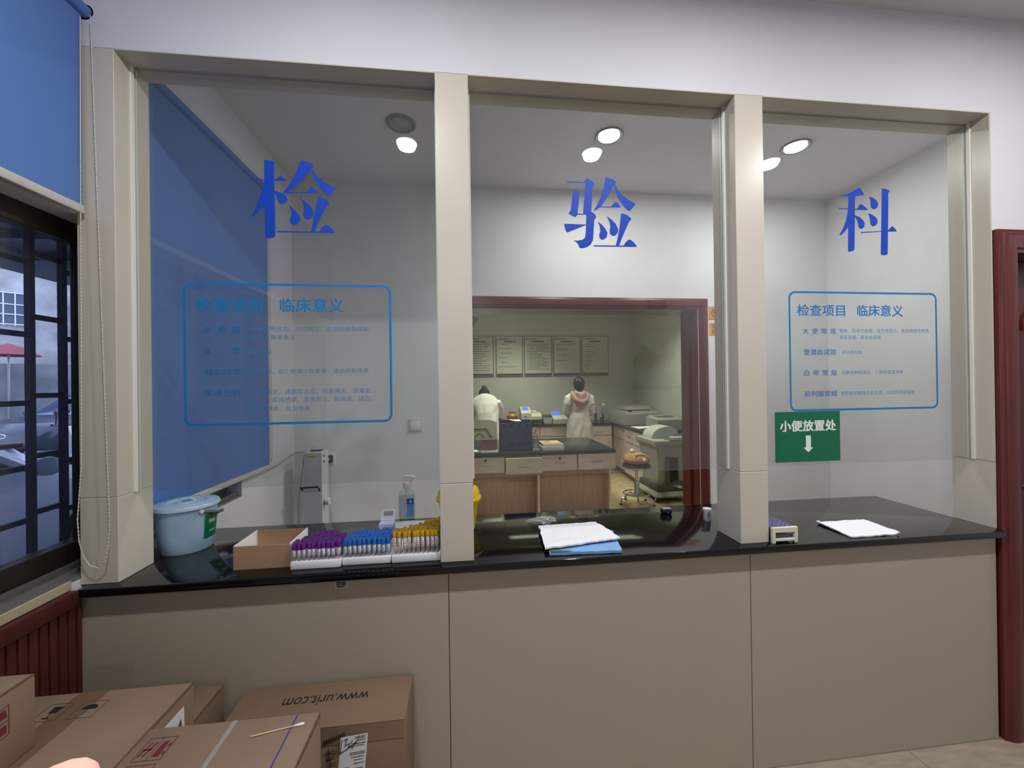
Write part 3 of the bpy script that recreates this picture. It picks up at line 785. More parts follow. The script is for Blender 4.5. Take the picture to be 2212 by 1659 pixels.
for k, (x, y) in enumerate(((0.83, 3.0), (0.83, 4.98), (2.3, 4.0))):
    t = thing('troffer_lamp', 'twin-tube laboratory ceiling lamp above the %s' % ('drawer desk', 'bent-over worker', 'swivel stool')[k], 'ceiling lamp', (x, y, CEIL - 0.06))
    b = B(); b.box(x - 0.32, x + 0.32, y - 0.32, y + 0.32, CEIL - 0.012, CEIL)
    for q in ((-0.32, -0.30, -0.32, 0.32), (0.30, 0.32, -0.32, 0.32), (-0.30, 0.30, -0.32, -0.30), (-0.30, 0.30, 0.30, 0.32)): b.box(x + q[0], x + q[1], y + q[2], y + q[3], CEIL - 0.06, CEIL - 0.012)
    obj('housing', b, white_p, t)
    for dy in (-0.15, 0.15):
        b = B(); b.cyl((x - 0.29, y + dy, CEIL - 0.036), (x + 0.29, y + dy, CEIL - 0.036), 0.014, n=12); obj('lamp_tube', b, lab_lamp, t)
        la = bpy.data.lights.new('lamp_light', 'AREA'); la.shape = 'RECTANGLE'; la.size = 0.56; la.size_y = 0.03; la.energy = LAMP_LAB / 2; la.color = (1.0, 1.0, 0.86); la.spread = R(108)
        lo = bpy.data.objects.new('lamp_light', la); COL.objects.link(lo); lo.parent = t; lo.location = (0, dy, 0.004)
# ------------------------------------------------------------------ things on the counter
# pale blue lidded bucket
c = (-1.138, 0.285)
pb = mat('pale_blue_plastic', (172, 204, 230), 0.35)
bk = thing('bucket', 'pale blue plastic bucket with lid and green label at the left end of the counter', 'bucket', (c[0], c[1], CT))
b = B(); b.lathe([(0.002, 0.004), (0.078, 0.004), (0.084, 0.0), (0.088, 0.006), (0.096, 0.08), (0.101, 0.165), (0.104, 0.168), (0.104, 0.171), (0.098, 0.171), (0.094, 0.09), (0.084, 0.01), (0.002, 0.009)], (*c, CT), 48, False)
obj('body', b, pb, bk)
b = B(); b.lathe([(0.002, 0.190), (0.03, 0.190), (0.034, 0.187), (0.06, 0.186), (0.064, 0.190), (0.085, 0.191), (0.090, 0.188), (0.106, 0.186), (0.110, 0.180), (0.111, 0.172), (0.107, 0.172), (0.105, 0.179), (0.002, 0.183)], (*c, CT), 48, False)
ld = obj('lid', b, mat('pale_blue_lid', (178, 206, 230), 0.25), bk)
b = B(); b.tube([(c[0] - 0.022, c[1] - 0.015, CT + 0.188), (c[0] - 0.012, c[1] - 0.012, CT + 0.200), (c[0] + 0.012, c[1] + 0.004, CT + 0.200), (c[0] + 0.022, c[1] + 0.010, CT + 0.188)], 0.007, 8)
obj('lid_knob', b, MATS['pale_blue_lid'], ld)
b = B()
b.tube([(c[0] + 0.088, c[1] - 0.055, CT + 0.158), (c[0] + 0.105, c[1] - 0.03, CT + 0.150), (c[0] + 0.116, c[1] + 0.0, CT + 0.140), (c[0] + 0.114, c[1] + 0.035, CT + 0.137)], [0.004, 0.006, 0.007, 0.006], 8)
obj('carry_handle', b, mat('grey_handle', (96, 96, 92), 0.5), bk)
b = B(); b.cyl((c[0] + 0.086, c[1] - 0.056, CT + 0.16), (c[0] + 0.094, c[1] - 0.058, CT + 0.16), 0.008, n=12)
obj('handle_lug', b, white_p, bk)
b = B()
A0, A1 = R(-24), R(14)
g = []
for i in range(13):
    a = A0 + (A1 - A0) * i / 12
    g.append((a,))
def bucket_pt(u, v):
    a = A0 + (A1 - A0) * u; z = 0.045 + 0.095 * v
    r = 0.0925 + 0.0105 * (z - 0.045) / 0.10 + 0.0018
    return (c[0] + r * math.cos(a), c[1] + r * math.sin(a), CT + z)
b.sheet(bucket_pt, 14, 6)
gl = obj('green_label', b, green_s, bk)
for v0, v1, u0, u1 in ((0.25, 0.32, 0.3, 0.8), (0.62, 0.78, 0.25, 0.75)):
    b = B()
    b.sheet(lambda u, v: tuple(Vector(bucket_pt(u0 + (u1 - u0) * u, v0 + (v1 - v0) * v)) + Vector((0.0006, -0.0006, 0))), 6, 2)
    obj('label_print', b, mat('pale_green_print', (150, 190, 150), 0.5), gl)

# open cardboard box with white ends
bx = thing('carton', 'small open cardboard box with white ends beside the purple tubes', 'box', (-0.735, 0.12, CT))
x0, x1, y0, y1, z1 = -0.832, -0.641, 0.043, 0.205, CT + 0.082
t = 0.003
b = B(); b.box(x0, x1, y0, y0 + t, CT, z1).box(x0, x1, y1 - t, y1, CT, z1).box(x0, x1, y0 + t, y1 - t, CT, CT + t)
obj('brown_walls', b, mat('light_brown_board', (172, 138, 106), 0.75, var=0.05, vs_=6, bump=0.1, bs=90), bx)
def endpanel(xa, xb):
    b = B(); b.box(xa, xb, y0 + t, y1 - t, CT + t, z1 + 0.002)
    return b
obj('white_end', endpanel(x0, x0 + t), paper, bx)
e = obj('white_end', endpanel(x1 - t, x1 + 0.0005), paper, bx)
b = B(); b.box(x1 + 0.0006, x1 + 0.0012, y0 + 0.055, y0 + 0.095, z1 - 0.030, z1 - 0.022)
obj('red_print', b, mat('faint_red_print', (190, 120, 140), 0.7), e, 0)
b = B()
for k in range(6):
    b.box(x1 + 0.0006, x1 + 0.0012, y0 + 0.02, y0 + 0.14 - 0.015 * (k % 3), z1 - 0.042 - k * 0.006, z1 - 0.0400 - k * 0.006)
obj('blue_print', b, mat('faint_blue_print', (120, 130, 165), 0.7), e, 0)

# three foam trays of capped blood tubes; every tube is a thing
def foam_tray(name_label, x0, x1, y0, y1, h):
    t = solo('foam_tray', B().box(x0, x1, y0, y1, CT, CT + h, 0.004, 2), foam, name_label, 'tray', 'foam trays of blood tubes')
    return t
def tube_proto(capc, name, x, y, zb, body_h, cap_h, ring):
    r = 0.0062
    t = thing('blood_tube', 'x', 'tube', (x, y, zb))
    b = B(); b.lathe([(0.001, 0.0), (r * 0.7, 0.001), (r, 0.005), (r, body_h)], (x, y, zb), 12)
    obj('vial', b, vial_m, t)
    b = B()
    n = 10
    rr = r + 0.0004
    z0, z1 = zb + body_h * 0.42, zb + body_h * 0.97
    q = [[(x + rr * math.cos(R(200 + 190 * k / n)), y + rr * math.sin(R(200 + 190 * k / n)), z) for k in range(n + 1)] for z in (z0, z1)]
    va, vb = b.ring(q[0]), b.ring(q[1])
    for k in range(n): b.bm.faces.new((va[k], va[k + 1], vb[k + 1], vb[k]))
    lab = obj('paper_label', b, label_w, t)
    b = B()
    rr = r + 0.0008
    for z0, z1, a0, a1 in ((0.52, 0.56, 225, 300), (0.62, 0.66, 225, 320), (0.72, 0.76, 225, 280), (0.82, 0.90, 225, 250), (0.455, 0.49, 205, 385)):
        k2 = 6
        va = b.ring([(x + rr * math.cos(R(a0 + (a1 - a0) * k / k2)), y + rr * math.sin(R(a0 + (a1 - a0) * k / k2)), zb + body_h * z0) for k in range(k2 + 1)])
        vb = b.ring([(v.co.x, v.co.y, zb + body_h * z1) for v in va])
        for k in range(k2): b.bm.faces.new((va[k], va[k + 1], vb[k + 1], vb[k]))
    obj('label_print', b, ring, lab)
    b = B(); R_ = 0.0080
    b.lathe([(R_ * 0.93, 0.0), (R_, 0.002), (R_, cap_h - 0.0015), (R_ * 0.96, cap_h), (R_ * 0.88, cap_h), (R_ * 0.87, cap_h - 0.003), (0.0008, cap_h - 0.0034)], (x, y, zb + body_h - 0.0005), 14)
    cp_ = obj('cap', b, capc, t)
    b = B(); b.lathe([(R_ * 0.86, cap_h - 0.0032), (R_ * 0.86, cap_h - 0.0010), (0.0006, cap_h - 0.0006)], (x, y, zb + body_h - 0.0005), 12)
    obj('shaded_stopper', b, mat(name + '_stopper_shade', {'purple': (66, 46, 86), 'blue': (40, 80, 138), 'yellow': (86, 76, 38)}[name], 0.6), cp_)  # stopper disc near the rim; the hollow's shade is put into its colour
    return t
def tube_rows(tray, cols, rows, proto, pitch, label, group):
    first = True
    x_, y_, z_ = proto.location
    random.seed(len(label))
    for i, n in enumerate(rows):
        for j in range(n):
            o = proto if first else copy_tree(proto)
            first = False
            o.location = (x_ + i * pitch + random.uniform(-0.0008, 0.0008), y_ + j * pitch + random.uniform(-0.0008, 0.0008), z_ + random.uniform(-0.001, 0.001))
            o.rotation_euler = (random.uniform(-0.04, 0.04), random.uniform(-0.04, 0.04), random.uniform(-0.5, 0.5))
            o['label'] = label; o['group'] = group
purple = mat('purple_cap', (108, 34, 138), 0.4)
bluec = mat('blue_cap', (40, 112, 205), 0.4)
yellow_c = mat('yellow_cap', (218, 166, 22), 0.4)
foam_tray('white foam tray holding the purple capped tubes', -0.629, -0.459, 0.012, 0.178, 0.028)
foam_tray('white foam tray holding the blue capped tubes', -0.4565, -0.286, 0.022, 0.188, 0.026)
foam_tray('white foam tray holding the yellow capped tubes', -0.283, -0.1075, 0.018, 0.184, 0.028)
pr = tube_proto(purple, 'purple', -0.6195, 0.022, CT + 0.0278, 0.042, 0.021, mat('violet_print', (150, 96, 160), 0.6))
tube_rows(None, 10, [3, 5, 7, 8, 8, 8, 8, 7, 6, 6], pr, 0.0167, 'purple capped blood tube standing in the left foam tray', 'purple capped tubes')
pr = tube_proto(bluec, 'blue', -0.447, 0.032, CT + 0.0258, 0.044, 0.022, mat('blue_print', (90, 120, 180), 0.6))
tube_rows(None, 10, [4, 6, 6, 7, 6, 6, 6, 7, 7, 7], pr, 0.0167, 'blue capped blood tube standing in the middle foam tray', 'blue capped tubes')
pr = tube_proto(yellow_c, 'yellow', -0.2725, 0.028, CT + 0.0278, 0.064, 0.023, mat('orange_print', (170, 120, 90), 0.6))
tube_rows(None, 10, [2, 2, 3, 4, 4, 5, 6, 7, 8, 9], pr, 0.0170, 'yellow capped blood tube standing in the foam tray by the post', 'yellow capped tubes')

# small white and lilac carton with a barcode, flap up
rb = thing('reagent_carton', 'small white and lilac carton with a barcode flap behind the blue capped tubes', 'box', (-0.335, 0.245, CT))
lil = mat('lilac_board', (198, 200, 228), 0.6)
b = B(); b.box(-0.372, -0.312, 0.225, 0.265, CT, CT + 0.075, 0.001, 1); obj('body', b, lil, rb)
b = B(); b.prism([(0.265, CT + 0.0755), (0.2665, CT + 0.0755), (0.285, CT + 0.118), (0.2835, CT + 0.119)], 'x', -0.372, -0.315); fl = obj('flap', b, paper, rb, 0)
b = B()
for k in range(10):
    xx = -0.362 + k * 0.0040
    b.quad((xx, 0.2720, CT + 0.094), (xx + 0.002 * (1 + k % 2) * 0.6, 0.2720, CT + 0.094), (xx + 0.002 * (1 + k % 2) * 0.6, 0.2796, CT + 0.112), (xx, 0.2796, CT + 0.112))
b.bm.transform(Matrix.Translation((0, -0.0008, 0)))
obj('barcode', b, ink, fl, 0)
b = B(); b.sheet(lambda u, v: (-0.368 + 0.155 * u + 0.01 * v, 0.37 + 0.10 * v, CT + 0.0025 + 0.002 * math.sin(5 * u)), 10, 6, 0.0012)
solo('paper_sheet', b, mat('pale_grey_paper', (205, 208, 206), 0.8), 'white sheet lying on the worktop behind the yellow capped tubes', 'paper')

# spray bottle
sx, sy = -0.299, 0.50
sb = thing('spray_bottle', 'clear spray bottle with a white trigger head and blue label on the counter', 'bottle', (sx, sy, CT))
def ell(rx, ry, z, n=28, p=0.8):
    return [(sx + rx * math.copysign(abs(math.cos(2 * math.pi * k / n)) ** p, math.cos(2 * math.pi * k / n)), sy + ry * math.copysign(abs(math.sin(2 * math.pi * k / n)) ** p, math.sin(2 * math.pi * k / n)), CT + z) for k in range(n)]
b = B(); b.loft([ell(0.036, 0.024, 0.0), ell(0.038, 0.026, 0.004), ell(0.038, 0.026, 0.118), ell(0.034, 0.023, 0.132), ell(0.022, 0.017, 0.146), ell(0.014, 0.014, 0.152, p=1), ell(0.014, 0.014, 0.160, p=1)])
obj('body', b, clear_m, sb)
b = B(); b.loft([ell(0.0355, 0.0235, 0.003), ell(0.0355, 0.0235, 0.115)])
obj('liquid', b, liquid_m, sb)
b = B(); b.lathe([(0.0165, 0.154), (0.0175, 0.156), (0.0175, 0.178), (0.013, 0.180), (0.012, 0.186)], (sx, sy, CT), 24); obj('collar', b, white_p, sb)
b = B()
b.prism([(sx - 0.026, CT + 0.187), (sx + 0.014, CT + 0.186), (sx + 0.020, CT + 0.190), (sx + 0.040, CT + 0.193), (sx + 0.041, CT + 0.203), (sx + 0.022, CT + 0.210), (sx - 0.010, CT + 0.213), (sx - 0.026, CT + 0.204)], 'y', sy - 0.010, sy + 0.010)
hd = obj('spray_head', b, white_p, sb)
b = B(); b.tube([(sx + 0.022, sy, CT + 0.188), (sx + 0.026, sy, CT + 0.172), (sx + 0.022, sy, CT + 0.158)], [0.005, 0.004, 0.003], 8); obj('trigger', b, white_p, hd)
b = B(); b.cyl((sx, sy, CT + 0.155), (sx - 0.008, sy, CT + 0.01), 0.0025, n=8); obj('dip_tube', b, white_p, sb)
b = B(); b.box(sx + 0.004, sx + 0.036, sy - 0.0285, sy - 0.0265, CT + 0.018, CT + 0.108, 0.0005, 1); lb = obj('front_label', b, mat('blue_label', (104, 150, 205), 0.5), sb)
b = B(); b.box(sx + 0.004, sx + 0.036, sy - 0.0292, sy - 0.0286, CT + 0.082, CT + 0.108); obj('label_header', b, mat('deep_blue_label', (36, 78, 170), 0.5), lb, 0)
b = B(); b.box(sx + 0.016, sx + 0.028, sy - 0.0297, sy - 0.0293, CT + 0.088, CT + 0.093).box(sx + 0.019, sx + 0.025, sy - 0.0297, sy - 0.0293, CT + 0.094, CT + 0.101); obj('label_mark', b, white_p, lb, 0)

# yellow sharps bin with a red cap behind the middle post
px, py = -0.046, 0.325
yel = mat('yellow_plastic', (232, 198, 24), 0.35)
sh = thing('sharps_bin', 'yellow sharps bin with a red cap behind the middle post', 'bin', (px, py, CT))
b = B()
n = 48
def rib(k, z): return 0.0012 * (1 if (k // 3) % 2 else -1) if 0.012 < z < 0.12 else 0
prof = [(0.060, 0.0), (0.068, 0.004), (0.070, 0.012), (0.0705, 0.0125), (0.086, 0.12), (0.0865, 0.121), (0.088, 0.135), (0.099, 0.137), (0.100, 0.147), (0.094, 0.150), (0.091, 0.172), (0.084, 0.186), (0.066, 0.194), (0.040, 0.196)]
b.loft([[(px + (r + rib(k, z)) * math.cos(2 * math.pi * k / n), py + (r + rib(k, z)) * math.sin(2 * math.pi * k / n), CT + z) for k in range(n)] for r, z in prof])
obj('body', b, yel, sh)
b = B(); b.lathe([(0.036, 0.194), (0.038, 0.196), (0.036, 0.214), (0.030, 0.218), (0.002, 0.218)], (px + 0.030, py - 0.01, CT), 28); obj('red_cap', b, mat('red_plastic', (186, 34, 30), 0.35), sh)

# crumpled clear bag
b = B()
random.seed(11)
bmesh.ops.create_icosphere(b.bm, subdivisions=4, radius=1.0)
from mathutils import noise
for v in b.bm.verts:
    p = v.co.copy()
    k = noise.noise(p * 2.3) * 0.34 + abs(noise.noise(p * 5.5 + Vector((3, 1, 2)))) * 0.34
    q = p * (0.85 + k)
    tail = max(0, -p.x) ** 1.5
    v.co = Vector((0.345 + 0.052 * q.x - 0.035 * tail, 0.345 + 0.032 * q.y * (1 - 0.55 * tail), CT + 0.017 + 0.016 * q.z * (1 - 0.5 * tail)))
zmin = min(v.co.z for v in b.bm.verts)
for v in b.bm.verts: v.co.z += CT - zmin + 0.0003
solo('plastic_bag', b, bag_m, 'small crumpled clear plastic bag on the worktop behind the folded cloths', 'bag', smooth=18)

# folded cloths
def cloth(corners, base, th, rough, seed, edge=0.003, nu=36, nv=26, lift=None):
    c00, c10, c11, c01 = [Vector((*p, 0)) for p in corners]
    def fn(u, v):
        p = c00 * (1 - u) * (1 - v) + c10 * u * (1 - v) + c11 * u * v + c01 * (1 - u) * v
        q = Vector((u * 4 + seed, v * 4, 0))
        e = min(u, 1 - u, v, 1 - v)
        w = edge * noise.noise(Vector((u * 6 + seed * 3, v * 6, 4)))
        p.x += w; p.y += w * 0.8
        z = base + th + rough * (0.6 * noise.noise(q) + 0.4 * noise.noise(q * 2.7)) + 0.5 * rough
        if lift: z += lift(u, v)
        return (p.x, p.y, max(base + th * 0.9, z))
    b = B(); b.sheet(fn, nu, nv, th)
    return b
blue_cl = mat('blue_nonwoven', (124, 166, 214), 0.85, bump=0.2, bs=500)
white_cl = mat('white_nonwoven', (228, 228, 232), 0.9, bump=0.35, bs=300)
b = cloth([(0.297, 0.000), (0.573, -0.014), (0.612, 0.185), (0.330, 0.215)], CT, 0.010, 0.003, 2.0, 0.002)
solo('blue_pad', b, blue_cl, 'folded blue pad under a white cloth at the middle window', 'cloth')
b = B(); b.sheet(lambda u, v: (0.302 + 0.085 * u, -0.0005 - 0.003 * u + 0.028 * v * (1 - u), CT + 0.0146 + 0.0006 * math.sin(9 * u)), 12, 4, 0.001)
solo('green_pad', b, mat('dull_green_cloth', (58, 104, 84), 0.8), 'dull green corner of cloth between the white cloth and the blue pad', 'cloth')
b = cloth([(0.283, 0.012), (0.600, 0.072), (0.566, 0.272), (0.303, 0.262)], CT + 0.0165, 0.006, 0.006, 5.0, 0.006, lift=lambda u, v: -0.004 * max(0, v - 0.75) * 4)
solo('white_cloth', b, white_cl, 'crumpled white cloth spread over the blue pad at the middle window', 'cloth')
b = cloth([(1.545, -0.010), (1.772, -0.008), (1.795, 0.165), (1.555, 0.165)], CT, 0.005, 0.004, 9.0, 0.004, lift=lambda u, v: 0.008 * math.exp(-((u - 0.02) / 0.03) ** 2) * v + 0.008 * math.exp(-((u - 0.98) / 0.03) ** 2) * (1 - v))
solo('white_cloth', b, white_cl, 'white cloth lying alone on the worktop at the right window', 'cloth')

# small black fob, specimen pot
fb = thing('finger_oximeter', 'small black device with a grey top on the worktop right of the cloths', 'device', (0.966, 0.40, CT))
b = B(); b.box(0.942, 0.990, 0.385, 0.420, CT, CT + 0.019, 0.006, 3); obj('case', b, black_p, fb)
b = B(); b.box(0.945, 0.987, 0.388, 0.417, CT + 0.0192, CT + 0.026, 0.003, 2); obj('grey_top', b, mat('grey_plastic', (150, 154, 158), 0.35), fb)
b = B(); b.box(0.962, 0.974, 0.3840, 0.3848, CT + 0.006, CT + 0.010); obj('logo_mark', b, mat('blue_mark', (120, 140, 210), 0.5), fb, 0)
pt = thing('specimen_pot', 'small white specimen pot with a lid next to the third post', 'pot', (1.098, 0.27, CT))
b = B(); b.lathe([(0.001, 0.0), (0.015, 0.0), (0.017, 0.003), (0.017, 0.044), (0.0155, 0.045)], (1.098, 0.27, CT), 24); pj = obj('jar', b, mat('pale_pot', (206, 210, 212), 0.35), pt)
b = B(); b.lathe([(0.0185, 0.0445), (0.0190, 0.046), (0.0190, 0.057), (0.0175, 0.0585), (0.001, 0.0588)], (1.098, 0.27, CT), 24); obj('lid', b, white_p, pt)
b = B()
for k, (z, w) in enumerate(((0.036, 0.010), (0.030, 0.016), (0.025, 0.014), (0.018, 0.012))):
    b.box(1.098 - 0.009, 1.098 - 0.009 + w, 0.2522, 0.2528, CT + z, CT + z + (0.0035 if k == 0 else 0.0012))
obj('label_print', b, ink, pj, 0)

# tube rack poking out from behind the third post
rk = thing('tube_rack', 'cream tube rack with a violet perforated top beside the third post', 'rack', (1.245, 0.11, CT))
cream = mat('cream_plastic', (224, 218, 194), 0.4)
vio = mat('violet_plastic', (92, 86, 150), 0.4)
for ya, yb in ((-0.016, -0.004), (0.232, 0.244)):
    b = B()
    for q in ((1.192, 1.206, 0.0, 0.062), (1.288, 1.302, 0.0, 0.062)): b.box(q[0], q[1], ya, yb, CT + q[2], CT + q[3], 0.001, 1)
    b.box(1.205, 1.289, ya, yb, CT + 0.042, CT + 0.062, 0.001, 1).box(1.205, 1.289, ya, yb, CT + 0.008, CT + 0.017, 0.001, 1)
    obj('end_frame', b, cream, rk)
b = B(); b.box(1.196, 1.298, -0.003, 0.231, CT + 0.050, CT + 0.060, 0.001, 1); tp = obj('violet_top', b, vio, rk)
b = B(); b.box(1.196, 1.298, -0.003, 0.231, CT + 0.018, CT + 0.030, 0.001, 1); obj('violet_base', b, vio, rk)
b = B()
for i in range(5):
    for j in range(11):
        b.lathe([(0.0068, 0.0), (0.0068, 0.0004)], (1.208 + i * 0.0195, 0.010 + j * 0.0205, CT + 0.0600), 14)
obj('tube_holes', b, mat('dark_violet', (36, 34, 66), 0.6), tp)

# ------------------------------------------------------------------ cartons piled on the floor under the counter
def frame3(o, u, v):
    o, u, v = Vector(o), Vector(u).normalized(), Vector(v).normalized()
    n = u.cross(v)
    return lambda a, b_, w: o + u * a + v * b_ + n * w
# carton with a web address, tight against the counter
ux0, ux1, uy0, uy1, uz = -0.760, -0.206, -0.205, -0.012, 0.512
cb = thing('carton', 'large worn carton with an upside-down web address, against the counter front', 'box', ((ux0 + ux1) / 2, (uy0 + uy1) / 2, 0))
b = B(); b.box(ux0, ux1, uy0, uy1, 0, uz, 0.004, 2); ob_ = obj('body', b, card_d, cb)
f = frame3((ux1, uy1, uz), (-1, 0, 0), (0, -1, 0))
b = text_builder('www.urit.com', 0.135, 0.408, 0.060, 0.100, f, 0.0, 0.0008); obj('web_address', b, ink, cb, 0)
b = B(); b.box(ux0 + 0.02, ux1 - 0.004, uy0 - 0.0012, uy0 - 0.0004, uz - 0.055, uz - 0.002).box(ux0 + 0.02, ux1 - 0.004, uy0 - 0.001, uy0 + 0.030, uz + 0.0003, uz + 0.0010); obj('clear_tape', b, mat('clear_tape_on_board', (140, 116, 94), 0.22), cb, 0)
f = on_y(uy0 - 0.0014)
b = B(); b.add(flat([(-0.396, 0.478), (-0.316, 0.484), (-0.330, 0.330), (-0.410, 0.324)], f)); sl = obj('shipping_label', b, label_w, cb, 0)
f2 = on_y(uy0 - 0.0020)
b = B()
random.seed(5)
def sheared(u, v): return (-0.396 + u * 0.080 - (1 - v) * 0.014 , 0.330 + v * 0.150 + u * 0.006)
def lrect(u0, u1, v0, v1):
    b.add(flat([sheared(u0, v0), sheared(u1, v0), sheared(u1, v1), sheared(u0, v1)], f2, 0.0002))
uu = 0.55
while uu < 0.93:
    w = random.choice((0.008, 0.014, 0.022)); lrect(uu, uu + w, 0.90, 0.96); uu += w + random.choice((0.008, 0.014))
for v, a, e in ((0.86, 0.60, 0.92), (0.80, 0.5, 0.95), (0.76, 0.30, 0.90), (0.62, 0.38, 0.95), (0.585, 0.38, 0.93), (0.53, 0.45, 0.9), (0.47, 0.55, 0.86), (0.40, 0.55, 0.95), (0.34, 0.06, 0.40), (0.30, 0.55, 0.92), (0.24, 0.10, 0.30)):
    uu = a
    while uu < e:
        w = random.uniform(0.02, 0.07); lrect(uu, min(e, uu + w), v, v + 0.022); uu += w + 0.012
uu = 0.35
while uu < 0.95:
    w = random.choice((0.008, 0.014, 0.022)); lrect(uu, uu + w, 0.02, 0.16); uu += w + random.choice((0.008, 0.014))
obj('label_print', b, grey_ink, sl, 0)
b = B()   # handwriting across the carton and the label
def scr(pts, w=0.0011):
    b.tube([(x, uy0 - 0.0026, z) for x, z in pts], w, 5)
for i in range(9):
    xx = -0.448 + i * 0.0072
    scr([(xx, 0.456 + 0.003 * i), (xx + 0.004, 0.475 + 0.0022 * i), (xx + 0.006, 0.462 + 0.0026 * i), (xx + 0.009, 0.470 + 0.0020 * i)])
scr([(-0.442, 0.434), (-0.425, 0.440), (-0.408, 0.437)]); scr([(-0.432, 0.448), (-0.430, 0.425), (-0.438, 0.408)]); scr([(-0.440, 0.420), (-0.415, 0.424)]); scr([(-0.428, 0.418), (-0.426, 0.398)]); scr([(-0.436, 0.400), (-0.410, 0.404)])
scr([(-0.404, 0.462), (-0.398, 0.430), (-0.392, 0.470)]); scr([(-0.386, 0.468), (-0.376, 0.474), (-0.384, 0.452), (-0.370, 0.458)]); scr([(-0.374, 0.446), (-0.362, 0.468), (-0.364, 0.440), (-0.352, 0.458)]); scr([(-0.402, 0.428), (-0.370, 0.446), (-0.345, 0.466)])
obj('handwriting', b, ink, cb, 0)

# carton with a blue line, nearest the viewer
kx0, kx1, ky0, ky1, kz = -0.7865, -0.387, -0.780, -0.391, 0.705
cf = thing('carton', 'nearest carton with a blue pen line, grey tape and a swab on top', 'box', ((kx0 + kx1) / 2, (ky0 + ky1) / 2, 0))
b = B(); b.box(kx0, kx1, ky0, ky1, 0, kz, 0.003, 2); obj('body', b, card, cf)
b = B()
random.seed(2)
yy = ky0
while yy < ky1 - 0.01:
    d = random.uniform(0.01, 0.03); b.box(kx1 - 0.0025, kx1 + 0.0008, yy, min(yy + d, ky1 - 0.005), kz - random.uniform(0.004, 0.010), kz + 0.0008); yy += d + random.uniform(0.001, 0.006)
obj('frayed_edge', b, card_edge, cf, 0)
f = frame3((kx0, ky0, kz), (1, 0, 0), (0, 1, 0))
def up(x, y): return x - kx0, y - ky0
b = flat([up(-0.596, ky1 - 0.002), up(-0.584, ky1 - 0.002), up(-0.583, ky0 + 0.002), up(-0.595, ky0 + 0.002)], f, 0.0006); obj('tape_strip', b, mat('grey_tape', (158, 152, 142), 0.35), cf, 0)
b = flat([up(-0.4435, ky1 - 0.002), up(-0.4400, ky1 - 0.002), up(-0.4390, ky0 + 0.002), up(-0.4425, ky0 + 0.002)], f, 0.0006); obj('pen_line', b, mat('blue_pen', (44, 58, 150), 0.6), cf, 0)
redp = mat('dark_red_print', (112, 32, 48), 0.7)
b = B()
def frame_rect(u0, u1, v0, v1, t_=0.0016):
    a_, c_ = rect(u0, u1, v0, v1), rect(u0 + t_, u1 - t_, v0 + t_, v1 - t_)
    return band(a_, c_, f, 0.0006)
a0, b0 = up(-0.763, -0.484)
b.add(frame_rect(a0, a0 + 0.062, b0, b0 + 0.062)).add(flat(rect(a0 + 0.0300, a0 + 0.0312, b0, b0 + 0.062), f, 0.0006))
b.add(flat([(a0 + 0.004, b0 + 0.012), (a0 + 0.012, b0 + 0.05), (a0 + 0.015, b0 + 0.05), (a0 + 0.008, b0 + 0.012)], f, 0.0006)).add(flat([(a0 + 0.014, b0 + 0.012), (a0 + 0.022, b0 + 0.05), (a0 + 0.026, b0 + 0.05), (a0 + 0.018, b0 + 0.012)], f, 0.0006)).add(flat(rect(a0 + 0.004, a0 + 0.026, b0 + 0.028, b0 + 0.032), f, 0.0006))
b.add(flat([(a0 + 0.036, b0 + 0.010), (a0 + 0.052, b0 + 0.010), (a0 + 0.050, b0 + 0.05), (a0 + 0.038, b0 + 0.05)], f, 0.0006)).add(flat(rect(a0 + 0.054, a0 + 0.059, b0 + 0.034, b0 + 0.044), f, 0.0006)).add(flat(rect(a0 + 0.054, a0 + 0.059, b0 + 0.014, b0 + 0.022), f, 0.0006))
b0 -= 0.075
b.add(frame_rect(a0, a0 + 0.062, b0, b0 + 0.066)).add(flat(rect(a0 + 0.036, a0 + 0.0372, b0, b0 + 0.066), f, 0.0006))
for q in ((0.006, 0.010, 0.018, 0.056), (0.022, 0.026, 0.018, 0.056), (0.004, 0.032, 0.010, 0.013)): b.add(flat(rect(a0 + q[0], a0 + q[1], b0 + q[2], b0 + q[3]), f, 0.0006))
for q in ((0.004, 0.040), (0.020, 0.040)): b.add(flat([(a0 + q[0], b0 + 0.05), (a0 + q[0] + 0.008, b0 + 0.05), (a0 + q[0] + 0.004, b0 + 0.062)], f, 0.0006))
for q in (0.012, 0.028, 0.044): b.add(flat(rect(a0 + 0.042, a0 + 0.056, b0 + q, b0 + q + 0.007), f, 0.0006))
obj('handling_marks', b, redp, cf, 0)

sw = thing('cotton_swab', 'cotton swab lying on the nearest carton', 'swab', (-0.47, -0.44, kz))
p0, p1 = Vector((-0.525, -0.449, kz + 0.0026)), Vector((-0.421, -0.4275, kz + 0.0026))
b = B(); b.cyl(p0, p1, 0.0013, n=10); obj('stick', b, mat('pale_wood_stick', (236, 214, 160), 0.6), sw)
d = (p1 - p0).normalized()
b = B(); b.tube([p1 - d * 0.014, p1 - d * 0.009, p1 - d * 0.001, p1 + d * 0.004, p1 + d * 0.0075, p1 + d * 0.0085], [0.0016, 0.0022, 0.0031, 0.0031, 0.0020, 0.0004], 12); obj('cotton_tip', b, mat('cotton_white', (250, 250, 248), 0.9), sw)

